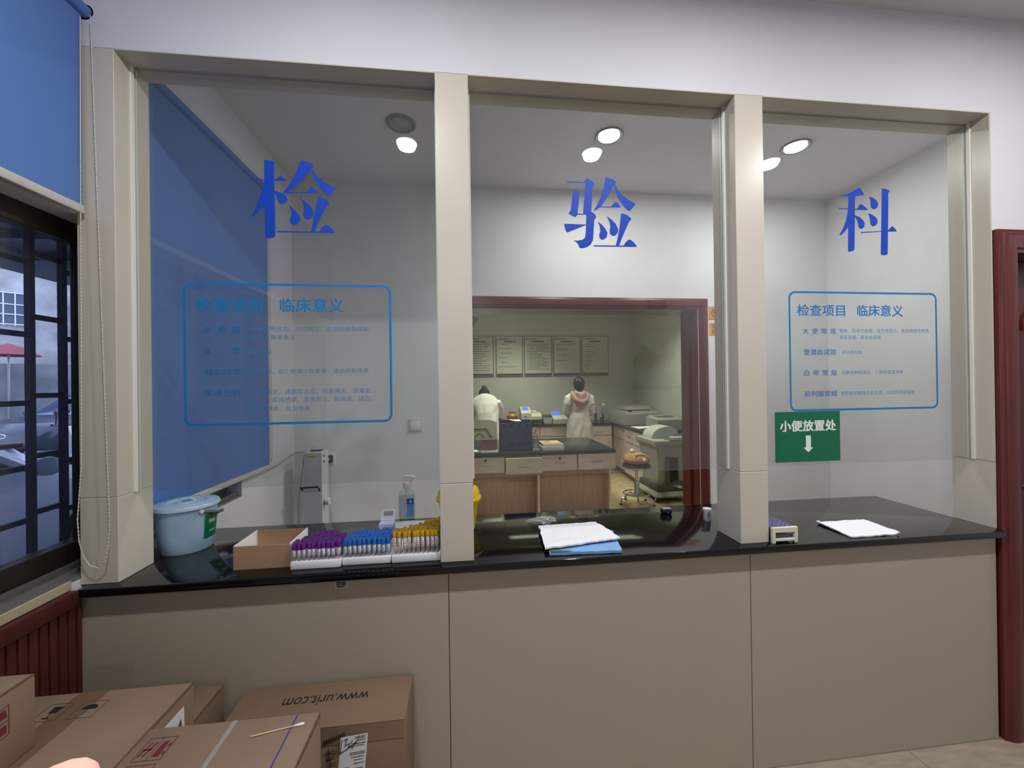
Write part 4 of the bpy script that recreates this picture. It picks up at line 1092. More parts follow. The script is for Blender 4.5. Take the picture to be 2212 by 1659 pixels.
# big carton at the left, with handling marks
gx0, gx1, gy0, gy1, gz = -1.246, -0.790, -0.800, -0.229, 0.700
cg = thing('carton', 'big carton left of the nearest one, black handling marks on its taped top', 'box', ((gx0 + gx1) / 2, (gy0 + gy1) / 2, 0))
b = B(); b.box(gx0, gx1, gy0, gy1, 0, gz, 0.004, 2); obj('body', b, card, cg)
f = frame3((gx0, gy0, gz), (1, 0, 0), (0, 1, 0))
def up(x, y): return x - gx0, y - gy0
b = flat(rect(0.165, 0.240, 0.002, gy1 - gy0 - 0.002), f, 0.0005); obj('tape_strip', b, tape_m, cg, 0)
b = B(); b.box(gx1 - 0.004, gx1 + 0.001, gy0, gy1, gz - 0.002, gz + 0.0012); obj('flap_edge', b, card_edge, cg, 0)
b = B()
for (x, y) in ((-1.117, -0.327), (-1.034, -0.327)):
    u, v = up(x, y)
    b.add(frame_rect(u, u + 0.058, v, v + 0.058, 0.0012))
    if x < -1.1:
        b.add(flat([(u + 0.020, v + 0.026), (u + 0.038, v + 0.026), (u + 0.041, v + 0.048), (u + 0.017, v + 0.048)], f, 0.0007)).add(flat(rect(u + 0.0275, u + 0.0305, v + 0.012, v + 0.026), f, 0.0007)).add(flat(rect(u + 0.020, u + 0.038, v + 0.008, v + 0.012), f, 0.0007))
    else:
        b.add(flat([(u + 0.029 + 0.019 * math.cos(R(t_)), v + 0.030 + 0.016 * math.sin(R(t_))) for t_ in range(0, 181, 15)], f, 0.0007)).add(flat(rect(u + 0.0282, u + 0.0298, v + 0.010, v + 0.030), f, 0.0007))
obj('handling_marks', b, ink, cg, 0)
# white label with a dark warning triangle on its right side
fr = frame3((gx1, gy0, 0), (0, 1, 0), (0, 0, 1))
def vv(y): return y - gy0
b = flat([(vv(-0.44), 0.56), (vv(-0.270), 0.56), (vv(-0.272), 0.667), (vv(-0.44), 0.667)], fr, 0.0006); wl = obj('white_label', b, white_p, cg, 0)
b = flat([(vv(-0.355), 0.57), (vv(-0.278), 0.57), (vv(-0.284), 0.642)], fr, 0.0012); obj('warning_triangle', b, mat('warning_dark', (90, 78, 66), 0.7), wl, 0)
# small carton between the big one and the counter
b = B(); b.box(-0.918, -0.836, -0.220, -0.012, 0, 0.535, 0.003, 2)
sc = solo('carton', b, card_d, 'narrow carton behind the big marked carton, against the counter front', 'box')
b = B(); b.box(-0.8388, -0.8352, -0.219, -0.013, 0.532, 0.5355); obj('flap_edge', b, card_edge, sc, 0)
# tall carton at the left frame edge
tx0, tx1, ty0, ty1, tz = -1.244, -1.029, -0.720, -0.400, 0.871
ct = thing('carton', 'carton at the left picture edge standing on top of the big marked carton', 'box', ((tx0 + tx1) / 2, (ty0 + ty1) / 2, 0.7012))
b = B(); b.box(tx0, tx1, ty0, ty1, 0.7012, tz, 0.003, 2); obj('body', b, card, ct)
b = B(); b.box(tx1 - 0.004, tx1 + 0.0008, ty0 + 0.003, ty1 - 0.003, tz - 0.002, tz + 0.0010); obj('flap_edge', b, card_edge, ct, 0)
f = frame3((tx1, ty0, 0), (0, 1, 0), (0, 0, 1))
b = B()
u0, v0 = -0.507 - ty0, 0.775
b.add(band(rect(u0, u0 + 0.052, v0, v0 + 0.066), rect(u0 + 0.0015, u0 + 0.0505, v0 + 0.0015, v0 + 0.0645), f, 0.0008)).add(flat(rect(u0, u0 + 0.052, v0 + 0.032, v0 + 0.0335), f, 0.0008))
b.add(flat([(u0 + 0.030, v0 + 0.042), (u0 + 0.048, v0 + 0.042), (u0 + 0.044, v0 + 0.060), (u0 + 0.034, v0 + 0.060)], f, 0.0008)).add(flat(rect(u0 + 0.030, u0 + 0.046, v0 + 0.008, v0 + 0.026), f, 0.0008))
obj('handling_marks', b, redp, ct, 0)
# ------------------------------------------------------------------ behind the counter
# narrow ultraviolet lamp cart
uv = thing('lamp_cart', 'slim pale grey lamp cart with a black handle standing against the wall behind the counter', 'cart', (-1.075, 1.50, 0))
ug = mat('cart_grey', (172, 180, 184), 0.45)
uw = mat('cart_white', (222, 224, 222), 0.45)
x0, x1, y0, y1 = -1.137, -1.013, 1.43, 1.56
b = B(); b.box(x0, x1, y0 + 0.003, y1, 0.10, 1.092, 0.003, 2); obj('body', b, uw, uv)
b = B(); b.box(x0 + 0.003, x1 - 0.003, y0, y0 + 0.006, 0.11, 1.086, 0.002, 1); fp = obj('front_panel', b, ug, uv)
b = B(); b.tube([(x0 - 0.004, y0 - 0.002, 0.83), (x0 - 0.006, y0 - 0.035, 0.855), (x1 - 0.018, y0 - 0.035, 0.858), (x1 - 0.018, y0 - 0.002, 0.825)], 0.006, 8); obj('handle', b, black_p, uv)
f = on_y(y0 - 0.0005)
b = flat([(-1.116, 1.052), (-1.046, 1.052), (-1.081, 1.085)], f, 0.0005); wl = obj('warning_label', b, mat('yellow_warning', (196, 186, 92), 0.5), uv, 0)
b = B(); b.add(flat([(-1.105, 1.058), (-1.057, 1.058), (-1.057, 1.063), (-1.105, 1.063)], f, 0.001)); obj('label_print', b, grey_ink, wl, 0)
b = B(); b.box(x0 + 0.03, x1 - 0.02, y0 + 0.03, y0 + 0.09, 1.092, 1.098); obj('top_slot', b, black_p, uv)
b = B()
for z in (1.06, 1.02): b.cyl((x1, y0 + 0.03, z), (x1 + 0.006, y0 + 0.03, z), 0.007, n=12)
obj('switch', b, black_p, uv)
b = B()
b.tube([(x0 + 0.03, y0 + 0.05, 1.095), (x0 + 0.045, y0 + 0.045, 1.125), (x0 + 0.075, y0 + 0.04, 1.130), (x1 - 0.005, y0 + 0.035, 1.120), (x1 + 0.018, y0 + 0.03, 1.08), (x1 + 0.030, y0 + 0.028, 1.02), (x1 + 0.033, y0 + 0.028, 0.92), (x1 + 0.028, y0 + 0.026, 0.80), (x1 + 0.030, y0 + 0.024, 0.765)], 0.0035, 8)
cd = obj('power_cord', b, uw, uv)
b = B(); b.box(x1 + 0.008, x1 + 0.045, y0 + 0.008, y0 + 0.038, 0.715, 0.765, 0.008, 2); pl = obj('plug', b, white_p, cd)
b = B(); b.box(x1 + 0.010, x1 + 0.013, y0 + 0.000, y0 + 0.010, 0.722, 0.745).box(x1 + 0.026, x1 + 0.029, y0 + 0.000, y0 + 0.010, 0.722, 0.745); obj('pins', b, black_p, pl)
b = B(); b.tube([(x0 - 0.004, y0 + 0.02, 1.07), (x0 - 0.008, y0 + 0.01, 0.98), (x0 - 0.016, y0, 0.88), (x0 - 0.030, y0, 0.80), (x0 - 0.034, y0, 0.70), (x0 - 0.034, y0, 0.55)], 0.003, 6); obj('side_cord', b, mat('grey_cord', (120, 120, 116), 0.5), uv)
b = B(); b.box(x0 - 0.05, x1 + 0.05, y0 - 0.05, y1 + 0.04, 0.055, 0.10, 0.01, 2); obj('base', b, ug, uv)
for xx in (x0 - 0.03, x1 + 0.03):
    for yy in (y0 - 0.03, y1 + 0.02):
        b = B(); b.cyl((xx - 0.01, yy, 0.0275), (xx + 0.01, yy, 0.0275), 0.0275, n=18).box(xx - 0.012, xx + 0.012, yy - 0.008, yy + 0.008, 0.03, 0.056); obj('caster', b, black_p, uv)
# wall fittings
ws = thing('wall_socket', 'white wall socket with a black plug box next to the lamp cart', 'socket', (-1.03, BW - 0.005, 0.985))
b = B(); b.box(-1.075, -0.985, BW - 0.010, BW, 0.965, 1.055, 0.003, 2); obj('plate', b, white_p, ws)
b = B(); b.box(-1.045, -1.000, BW - 0.040, BW - 0.0105, 0.985, 1.040, 0.004, 2); pk = obj('plug_box', b, black_p, ws)
b = B(); b.cyl((-1.018, BW - 0.043, 1.012), (-1.018, BW - 0.0402, 1.012), 0.006, n=12); obj('button', b, white_p, pk)
sw_ = thing('light_switch', 'square white light switch on the wall behind the left glass', 'switch', (-0.40, BW - 0.005, 1.197))
b = B(); b.box(-0.448, -0.350, BW - 0.011, BW, 1.196, 1.292, 0.003, 2); obj('plate', b, white_d, sw_)
b = B(); b.box(-0.436, -0.362, BW - 0.015, BW - 0.0112, 1.210, 1.278, 0.003, 2); obj('rocker', b, white_p, sw_)
b = B(); b.tube([(-1.272, 1.22, 1.015), (-1.272, 1.36, 1.025), (-1.272, 1.50, 1.045), (-1.270, 1.618, 1.062), (-1.20, 1.622, 1.066), (-1.10, 1.622, 1.066)], 0.0035, 6)
solo('cable', b, mat('grey_cable', (150, 148, 142), 0.5), 'thin grey cable running along the wall from the blind to the lamp cart', 'cable')
# orange notices at the right of the lab opening
org = mat('orange_notice', (214, 160, 104), 0.6)
org_r = mat('notice_red', (176, 54, 40), 0.6)
b = B(); b.box(1.998, 2.118, BW - 0.003, BW, 2.064, 2.170); ns = solo('no_smoking_sign', b, org, 'orange no smoking sign half hidden by the third post', 'sign', smooth=0)
f = on_y(BW - 0.003)
def circ(cx, cz, r, n=32): return [(cx + r * math.cos(2 * math.pi * k / n), cz + r * math.sin(2 * math.pi * k / n)) for k in range(n)]
b = B(); b.add(band(circ(2.055, 2.118, 0.036), circ(2.055, 2.118, 0.030), f, 0.0006)).add(flat([(2.030, 2.138), (2.034, 2.142), (2.080, 2.098), (2.076, 2.094)], f, 0.0006)); obj('ban_circle', b, org_r, ns, 0)
b = B(); b.add(flat(rect(2.036, 2.072, 2.114, 2.122), f, 0.0003)); obj('cigarette', b, ink, ns, 0)
b = B(); b.box(2.002, 2.122, BW - 0.003, BW, 1.930, 2.034); n2 = solo('paper_notice', b, org, 'orange notice with red characters below the no smoking sign', 'sign', smooth=0)
b = B(); b.add(text_builder('贵', 2.022, 2.060, 1.987, 2.022, f, 0.01, 0.0006)).add(text_builder('如', 2.022, 2.060, 1.945, 1.980, f, 0.01, 0.0006)); obj('writing', b, org_r, n2, 0)

# poster on the rear wall of the reception: it shows mirrored in the glass
RY = -4.34
fr_ = lambda u, v, w: Vector((3.44 - u, RY + 0.004 + w, v))
b = B(); b.box(2.48, 3.44, RY, RY + 0.004, 1.24, 2.89)
po = solo('wall_poster', b, mat('poster_grey', (205, 210, 200), 0.6), 'pale poster behind the viewer, mirrored in the middle glass', 'poster', smooth=0)
pk_ = mat('poster_print', (30, 30, 28), 0.7)
b = B(); b.add(text_builder('超越', 0.30, 0.62, 2.70, 2.86, fr_, 0.02, 0.0008)).add(text_builder('成果证明', 0.26, 0.74, 2.555, 2.67, fr_, 0.01, 0.0008))
b.add(band([(0.12 + 0.05 * math.cos(R(a)), 2.612 + 0.05 * math.sin(R(a))) for a in range(0, 360, 15)], [(0.12 + 0.036 * math.cos(R(a)), 2.612 + 0.036 * math.sin(R(a))) for a in range(0, 360, 15)], fr_, 0.0008))
for k, z in enumerate((2.40, 2.37, 2.34)): b.add(flat(rect(0.1, 0.5 + 0.1 * k, z, z + 0.010), fr_, 0.0008))
for z, w in ((1.60, 0.5), (1.545, 0.75)): b.add(flat(rect(0.16, 0.16 + w, z, z + 0.014), fr_, 0.0008))
b.add(flat(rect(0.06, 0.90, 1.45, 1.485), fr_, 0.0008)); obj('writing', b, pk_, po, 0)
b = B(); b.add(flat([(0.18, 2.02), (0.24, 2.06), (0.32, 2.02), (0.40, 1.98), (0.50, 2.00), (0.62, 2.08), (0.68, 2.16), (0.74, 2.05), (0.84, 1.98), (0.90, 1.80), (0.72, 1.80), (0.56, 1.76), (0.46, 1.86), (0.36, 1.90), (0.22, 1.90), (0.14, 1.94)], fr_, 0.0008))
b.add(flat(rect(0.22, 0.34, 1.42, 1.72), fr_, 0.0006)); obj('dark_motif', b, mat('poster_motif', (84, 84, 72), 0.7), po, 0)

# ------------------------------------------------------------------ laboratory
lab_top = mat('lab_worktop', (36, 38, 42), 0.22)
# drawer desk in front
dk = thing('drawer_desk', 'drawer desk with a black top and four pale drawers in the laboratory', 'desk', (0.78, 3.6, 0))
b = B(); b.box(-0.30, 1.745, 3.10, 4.24, 0.722, 0.757, 0.004, 2); obj('desk_top', b, lab_top, dk)
for x in (-0.28, 0.80, 1.665):
    b = B(); b.box(x, x + 0.025, 3.13, 4.20, 0.0, 0.722, 0.001, 1); obj('side_panel', b, birch, dk)
b = B(); b.box(-0.255, 1.665, 3.30, 3.32, 0.0, 0.53).box(-0.255, 1.665, 3.16, 3.18, 0.53, 0.72); obj('back_panel', b, birch_d, dk)
b = B(); b.box(-0.25, 1.66, 3.15, 4.15, 0.515, 0.53); obj('drawer_floor', b, birch_d, dk)
for k, (x0, x1, z0, z1, yy, lock) in enumerate(((-0.02, 0.408, 0.530, 0.708, 3.125, True), (0.425, 0.850, 0.515, 0.700, 3.085, False), (0.853, 1.270, 0.530, 0.713, 3.125, True), (1.287, 1.742, 0.530, 0.715, 3.125, False))):
    b = B(); b.box(x0, x1, yy - 0.018, yy, z0, z1, 0.002, 1); d = obj('drawer', b, birch, dk)
    cx = x0 + (x1 - x0) * 0.5
    b = B(); b.tube([(cx - 0.06, yy - 0.018, z0 + 0.095), (cx - 0.06, yy - 0.04, z0 + 0.097), (cx + 0.06, yy - 0.04, z0 + 0.097), (cx + 0.06, yy - 0.018, z0 + 0.095)], 0.006, 8); obj('handle', b, steel, d)
    if lock:
        b = B(); b.cyl((cx, yy - 0.018, z0 + 0.145), (cx, yy - 0.025, z0 + 0.145), 0.014, n=16); obj('lock', b, mat('lock_dark', (50, 46, 44), 0.35, 0.6), d)
ZT = 0.7575
# blue file sorter with paper on top
blu = mat('file_blue', (52, 58, 104), 0.45)
so = thing('file_sorter', 'dark blue file sorter on the drawer desk', 'file sorter', (0.57, 3.36, ZT))
b = B(); x0, x1, y0, y1, z1 = 0.382, 0.762, 3.24, 3.50, 1.105
b.box(x0, x1, y0, y0 + 0.006, ZT, z1 - 0.09).box(x0, x0 + 0.006, y0, y1, ZT, z1).box(x1 - 0.006, x1, y0, y1, ZT, z1).box(x0, x1, y1 - 0.006, y1, ZT, z1).box(x0, x1, y0, y1, ZT, ZT + 0.006)
b.box(x0 + 0.006, x1 - 0.006, y0 + 0.002, y0 + 0.010, z1 - 0.095, z1 - 0.01)
obj('case', b, blu, so)
b = B()
for k in range(1, 4):
    xx = x0 + k * (x1 - x0) / 4; b.box(xx - 0.002, xx + 0.002, y0 + 0.02, y1 - 0.01, ZT + 0.01, z1 - 0.02)
obj('divider', b, blu, so)
b = B()
for k in range(4):
    xx = x0 + (k + 0.5) * (x1 - x0) / 4
    b.box(xx - 0.022, xx - 0.016, y0 - 0.0012, y0, ZT + 0.17, ZT + 0.22).box(xx - 0.03, xx + 0.02, y0 - 0.0012, y0, ZT + 0.09, ZT + 0.092)
    if k: b.box(xx - 0.03, xx - 0.008, y0 - 0.0012, y0, ZT + 0.075, ZT + 0.092).box(xx + 0.004, xx + 0.02, y0 - 0.0012, y0, ZT + 0.075, ZT + 0.090)
    b.box(xx - 0.02, xx + 0.0, y0 + 0.0008, y0 + 0.0019, z1 - 0.075, z1 - 0.03)
obj('finger_slot', b, mat('slot_dark', (18, 18, 30), 0.6), so)
b = B(); b.box(x0 + 0.01, x0 + 0.06, y0 + 0.0005, y0 + 0.0018, z1 - 0.025, z1 - 0.012); obj('red_tab', b, mat('dull_red_tab', (150, 90, 92), 0.6), so)
b = B(); b.sheet(lambda u, v: (0.375 + 0.26 * u, 3.27 + 0.22 * v, 1.112 + 0.045 * (1 - u) ** 2 * (1 - v) + 0.006 * math.sin(6 * u)), 12, 6, 0.006)
solo('paper_stack', b, paper, 'curled white papers on top of the blue file sorter', 'paper')
b = B(); b.box(0.150, 0.332, 3.16, 3.30, ZT + 0.022, ZT + 0.135, 0.002, 1); bb = solo('carton', b, mat('mauve_board', (120, 98, 92), 0.7), 'brown box beside the blue file sorter in the laboratory', 'box')
b = B(); b.box(0.146, 0.336, 3.156, 3.304, ZT + 0.1355, ZT + 0.150, 0.002, 1); obj('lid', b, mat('mauve_lid', (92, 72, 68), 0.7), bb)
b = B(); b.box(0.143, 0.342, 3.14, 3.33, ZT, ZT + 0.021, 0.002, 1); solo('paper_pad', b, paper, 'white pad under the brown box on the drawer desk', 'paper')
b = B(); b.sheet(lambda u, v: (0.02 + 0.12 * u, 3.16 + 0.10 * v, ZT + 0.012 + 0.022 * abs(noise.noise(Vector((u * 3, v * 3, 1))))), 14, 10, 0.011); solo('tissue', b, paper, 'crumpled white tissue at the left end of the drawer desk', 'tissue')
# clear sign holder
b = B(); b.prism([(0.765, ZT), (0.769, ZT), (0.808, ZT + 0.265), (0.804, ZT + 0.265)], 'y', 3.22, 3.36).prism([(0.856, ZT), (0.860, ZT), (0.812, ZT + 0.265), (0.808, ZT + 0.265)], 'y', 3.22, 3.36).box(0.769, 0.856, 3.22, 3.36, ZT, ZT + 0.004)
solo('sign_holder', b, clear_m, 'clear tented sign holder between the blue file sorter and the books', 'sign holder')
for k, (x0, x1, y0, y1, z0, h, m, lab) in enumerate(((0.880, 1.140, 3.20, 3.50, ZT, 0.036, paper, 'lowest thick white book of the stack on the drawer desk'), (0.886, 1.136, 3.21, 3.49, ZT + 0.0365, 0.026, paper, 'second white book of the stack on the drawer desk'), (0.884, 1.120, 3.22, 3.49, ZT + 0.063, 0.012, mat('kraft_cover', (190, 168, 118), 0.7), 'book with a kraft cover topping the stack on the drawer desk'))):
    b = B(); b.box(x0, x1, y0, y1, z0, z0 + h - 0.0005, 0.001, 1); bo = solo('book', b, m, lab, 'book', 'books stacked on the drawer desk')
    if k < 2:
        b = B(); b.box(x0 - 0.001, x1 + 0.001, y0 - 0.001, y1 + 0.001, z0 + h - 0.004, z0 + h - 0.0015).box(x0 - 0.001, x1 + 0.001, y0 - 0.001, y1 + 0.001, z0, z0 + 0.002); obj('cover', b, mat('book_cover_grey', (120, 116, 112), 0.6), bo)
vz = ZT + 0.0752
vs2 = thing('glass_vial', 'small clear vial standing on the kraft covered book', 'vial', (0.965, 3.36, vz))
b = B(); b.box(0.915, 1.000, 3.32, 3.40, vz + 0.045, vz + 0.11, 0.004, 2); obj('holder_block', b, clear_m, vs2)
b = B(); b.lathe([(0.001, 0.0), (0.028, 0.0), (0.030, 0.006), (0.024, 0.045)], (0.965, 3.36, vz), 20); obj('foot', b, clear_m, vs2)
b = B(); b.tube([(0.935, 3.36, vz + 0.11), (0.94, 3.36, vz + 0.14), (0.95, 3.36, vz + 0.15)], 0.003, 6).tube([(0.975, 3.36, vz + 0.11), (0.98, 3.36, vz + 0.145), (0.995, 3.36, vz + 0.15)], 0.003, 6); obj('hook', b, steel, vs2)

# chair with a cream cover behind the desk
ch = thing('desk_chair', 'office chair with a cream cover and emblem behind the drawer desk', 'chair', (0.16, 4.49, 0))
cc = mat('cream_cover', (206, 204, 176), 0.85, bump=0.2, bs=200)
b = B()
def chair_back(u, v):
    a = -1 + 2 * u
    return (0.16 + 0.26 * a, 4.29 + 0.05 * a * a, 0.60 + (0.44 - 0.05 * a ** 4) * v)
b.sheet(chair_back, 20, 12)
for vtx in list(b.bm.verts): pass
gm = bmesh.ops.solidify(b.bm, geom=b.bm.faces[:], thickness=-0.06)
obj('backrest', b, cc, ch)
b = B()
em = [(-0.19, 0.75), (-0.10, 0.91), (0.10, 0.91), (0.20, 0.75), (0.10, 0.66), (-0.10, 0.66)]
def cb(x, z): return (0.16 + x, 4.29 + 0.05 * (x / 0.26) ** 2 - 0.003, z)
def back_line(pts, w):
    for (xa, za), (xb, zb_) in zip(pts, pts[1:] + pts[:1]):
        for k in range(8):
            q0 = cb(xa + (xb - xa) * k / 8, za + (zb_ - za) * k / 8); q1 = cb(xa + (xb - xa) * (k + 1) / 8, za + (zb_ - za) * (k + 1) / 8)
            b.tube([q0, q1], w, 6)
back_line(em, 0.008); back_line([(x * 0.84, 0.785 + (z - 0.785) * 0.78) for x, z in em], 0.003); back_line([(-0.10, 0.77), (0.0, 0.85), (0.10, 0.77), (0.0, 0.70)], 0.006)
ce = obj('emblem', b, mat('brown_trim', (82, 72, 60), 0.7), ch)
b = B(); b.box(-0.09, 0.41, 4.34, 4.76, 0.44, 0.52, 0.03, 3); obj('seat', b, cc, ch)
b = B(); b.cyl((0.16, 4.55, 0.12), (0.16, 4.55, 0.44), 0.028, n=16).box(0.12, 0.20, 4.31, 4.57, 0.40, 0.44); obj('column', b, black_p, ch)
for k in range(5):
    a = R(90 + 72 * k); ex, ey = 0.16 + 0.27 * math.cos(a), 4.55 + 0.27 * math.sin(a)
    b = B(); b.tube([(0.16, 4.55, 0.12), (ex, ey, 0.065)], [0.022, 0.014], 8); lg = obj('leg', b, black_p, ch)
    b = B(); b.cyl((ex - 0.012, ey, 0.028), (ex + 0.012, ey, 0.028), 0.028, n=14); obj('caster', b, black_p, lg)

# wall cupboards under one continuous dark worktop
b = B()
b.prism([(XL + 0.01, 5.40), (2.56, 5.40), (2.50, 4.03), (3.262, 4.03), (3.262, 6.04), (XL + 0.01, 6.04)], 'z', 0.805, 0.842)
solo('worktop', b, lab_top, 'dark L-shaped worktop along the far and right walls of the laboratory', 'countertop')
def cupboard(x0, x1, y0, y1, facing, label):
    t = thing('base_cabinet', label, 'cabinet', ((x0 + x1) / 2, (y0 + y1) / 2, 0), 'laboratory base cabinets')
    if facing == 'y':
        b = B(); b.box(x0, x1, y0 + 0.02, y1, 0.08, 0.804); obj('body', b, birch, t)
        b = B(); b.box(x0, x1, y0 + 0.06, y1, 0.0, 0.08); obj('plinth', b, birch_d, t)
        b = B(); b.box(x0 + 0.003, x1 - 0.003, y0, y0 + 0.019, 0.63, 0.80, 0.002, 1); d = obj('drawer', b, birch, t)
        b = B(); cx = (x0 + x1) / 2; b.tube([(cx - 0.06, y0, 0.71), (cx - 0.06, y0 - 0.022, 0.71), (cx + 0.06, y0 - 0.022, 0.71), (cx + 0.06, y0, 0.71)], 0.005, 8); obj('handle', b, steel, d)
        b = B(); b.box(x0 + 0.003, x1 - 0.003, y0, y0 + 0.019, 0.09, 0.61, 0.002, 1); d = obj('cabinet_door', b, birch, t)
        b = B(); b.cyl((x1 - 0.05, y0 - 0.015, 0.5), (x1 - 0.05, y0, 0.5), 0.01, n=10); obj('knob', b, steel, d)
    else:
        b = B(); b.box(x0 + 0.02, x1, y0, y1, 0.08, 0.804); obj('body', b, birch, t)
        b = B(); b.box(x0 + 0.06, x1, y0, y1, 0.0, 0.08); obj('plinth', b, birch_d, t)
        b = B(); b.box(x0, x0 + 0.019, y0 + 0.003, y1 - 0.003, 0.60, 0.80, 0.002, 1); d = obj('drawer', b, birch, t)
        b = B(); cy_ = (y0 + y1) / 2; b.tube([(x0, cy_ - 0.05, 0.70), (x0 - 0.02, cy_ - 0.05, 0.70), (x0 - 0.02, cy_ + 0.05, 0.70), (x0, cy_ + 0.05, 0.70)], 0.005, 8); obj('handle', b, steel, d)
        b = B(); b.box(x0, x0 + 0.019, y0 + 0.003, y1 - 0.003, 0.09, 0.58, 0.002, 1); d = obj('cabinet_door', b, birch, t)
        b = B(); b.cyl((x0 - 0.015, y1 - 0.05, 0.5), (x0, y1 - 0.05, 0.5), 0.01, n=10); obj('knob', b, steel, d)
cupboard(-0.4, 0.45, 5.42, 6.04, 'y', 'far wall cabinet behind the bent-over worker')
cupboard(0.455, 1.25, 5.42, 6.04, 'y', 'far wall cabinet behind the blue file sorter')
cupboard(1.255, 2.05, 5.42, 6.04, 'y', 'far wall cabinet in front of the standing worker')
cupboard(2.055, 2.56, 5.42, 6.04, 'y', 'far wall cabinet right of the standing worker')
cupboard(2.60, 3.26, 4.80, 6.04, 'x', 'right wall cabinet at the room corner under the big printer')
cupboard(2.54, 3.26, 4.42, 4.795, 'x', 'right wall cabinet with the second drawer from the corner')
cupboard(2.52, 3.26, 4.05, 4.415, 'x', 'right wall cabinet nearest the floor machine')
# notices on the far wall
bd = mat('board_cream', (206, 210, 186), 0.6)
bf = mat('board_frame', (120, 118, 114), 0.4, 0.3)
for k, (x0, x1) in enumerate(((-0.03, 0.495), (0.540, 1.055), (1.080, 1.618), (1.645, 2.180), (2.205, 2.742))):
    lab = ('leftmost notice board on the laboratory wall, partly hidden by the post', 'second notice board from the left, a few spaced lines', 'middle notice board, densely printed', 'fourth notice board from the left, sparsely printed', 'rightmost notice board on the laboratory wall, short lines')[k]
    t = thing('notice_board', lab, 'notice board', ((x0 + x1) / 2, LY - 0.01, 1.70), 'notice boards on the laboratory wall')
    b = B(); b.box(x0, x1, LY - 0.015, LY, 1.70, 2.47, 0.003, 1); obj('frame', b, bf, t)
    b = B(); b.box(x0 + 0.014, x1 - 0.014, LY - 0.0165, LY - 0.0152, 1.735, 2.458); bo = obj('board', b, bd, t, 0)
    b = B(); b.box(x0 + 0.014, x1 - 0.014, LY - 0.0175, LY - 0.0166, 1.735, 1.757); obj('dark_red_strip', b, mat('strip_red', (92, 34, 44), 0.5), t, 0)
    f = on_y(LY - 0.0166)
    b = B(); random.seed(20 + k)
    w = x1 - x0
    b.add(flat(circ(x0 + 0.05, 2.415, 0.014, 12), f)).add(flat(rect(x0 + 0.075, x0 + 0.24, 2.408, 2.424), f)).add(flat(rect(x0 + 0.25, x0 + 0.31, 2.406, 2.410), f))
    b.add(flat(rect(x0 + 0.15, x0 + 0.38, 2.352, 2.378), f))
    pats = {0: (0.045, 12, 0.95), 1: (0.085, 6, 0.8), 2: (0.028, 18, 0.98), 3: (0.105, 4, 0.75), 4: (0.047, 11, 0.45)}[k]
    z = 2.31
    for i in range(pats[1]):
        a = x0 + (0.05 if i % 2 else 0.09); e = x0 + w * (0.12 + 0.82 * pats[2] * random.uniform(0.45, 1.0))
        while a < e:
            q = random.uniform(0.03, 0.09); b.add(flat(rect(a, min(e, a + q), z, z + 0.010), f)); a += q + 0.012
        z -= pats[0]
        if z < 1.78: break
    obj('print', b, grey_ink, bo, 0)
# camera-like fitting high on the far wall
b = B(); b.box(0.05, 0.16, LY - 0.10, LY, 2.72, 2.83, 0.01, 2).cyl((0.17, LY - 0.06, 2.78), (0.21, LY - 0.06, 2.78), 0.03).box(0.08, 0.13, LY - 0.05, LY, 2.66, 2.72)
solo('wall_bracket', b, mat('dim_grey', (110, 112, 106), 0.5), 'small grey fitting high on the laboratory wall next to the middle post', 'fitting')

# instruments on the worktop
WT = 0.8425
ins = mat('instrument_cream', (214, 212, 190), 0.45)
insg = mat('instrument_grey', (150, 150, 140), 0.5)
scrn = mat('blue_screen', (70, 110, 250), 0.3, emit=((70, 110, 255), 2.5))
an = thing('analyzer', 'cream analyser with a small blue screen on the far worktop', 'instrument', (1.13, 5.72, WT + 0.075))
b = B(); b.prism([(5.56, WT + 0.075), (5.92, WT + 0.075), (5.92, WT + 0.29), (5.76, WT + 0.29), (5.60, WT + 0.24), (5.56, WT + 0.19)], 'x', 0.945, 1.125); obj('tower', b, ins, an)
b = B(); b.prism([(5.56, WT + 0.075), (5.92, WT + 0.075), (5.92, WT + 0.19), (5.70, WT + 0.185), (5.56, WT + 0.13)], 'x', 1.126, 1.32); obj('body', b, ins, an)
b = B(); b.prism([(5.605, WT + 0.2485), (5.735, WT + 0.2885), (5.735, WT + 0.2915), (5.605, WT + 0.2515)], 'x', 0.975, 1.085); obj('screen', b, scrn, an)
b = B(); b.box(1.16, 1.25, 5.72, 5.86, WT + 0.19, WT + 0.225, 0.006, 2); obj('paper_outlet', b, white_p, an)
b = B(); b.box(1.00, 1.04, 5.555, 5.559, WT + 0.13, WT + 0.14); obj('vent_mark', b, grey_ink, an, 0)
pr_ = thing('printer', 'low black printer under the cream analyser', 'printer', (1.15, 5.68, WT))
b = B(); b.box(0.93, 1.32, 5.50, 5.94, WT + 0.004, WT + 0.0745, 0.012, 2); obj('body', b, black_p, pr_)
b = B(); b.box(1.02, 1.10, 5.495, 5.499, WT + 0.04, WT + 0.06); obj('label', b, paper, pr_, 0)
b = B(); b.box(1.15, 1.30, 5.492, 5.499, WT + 0.012, WT + 0.018); obj('paper_slot', b, insg, pr_, 0)
yb = thing('sharps_bin', 'amber disposal bin on the far worktop behind the papers', 'bin', (0.80, 5.72, WT))
b = B(); b.lathe([(0.002, 0.0), (0.085, 0.0), (0.105, 0.14), (0.095, 0.15), (0.075, 0.19), (0.002, 0.192)], (0.80, 5.72, WT), 28); obj('body', b, mat('amber_plastic', (176, 132, 44), 0.4), yb)
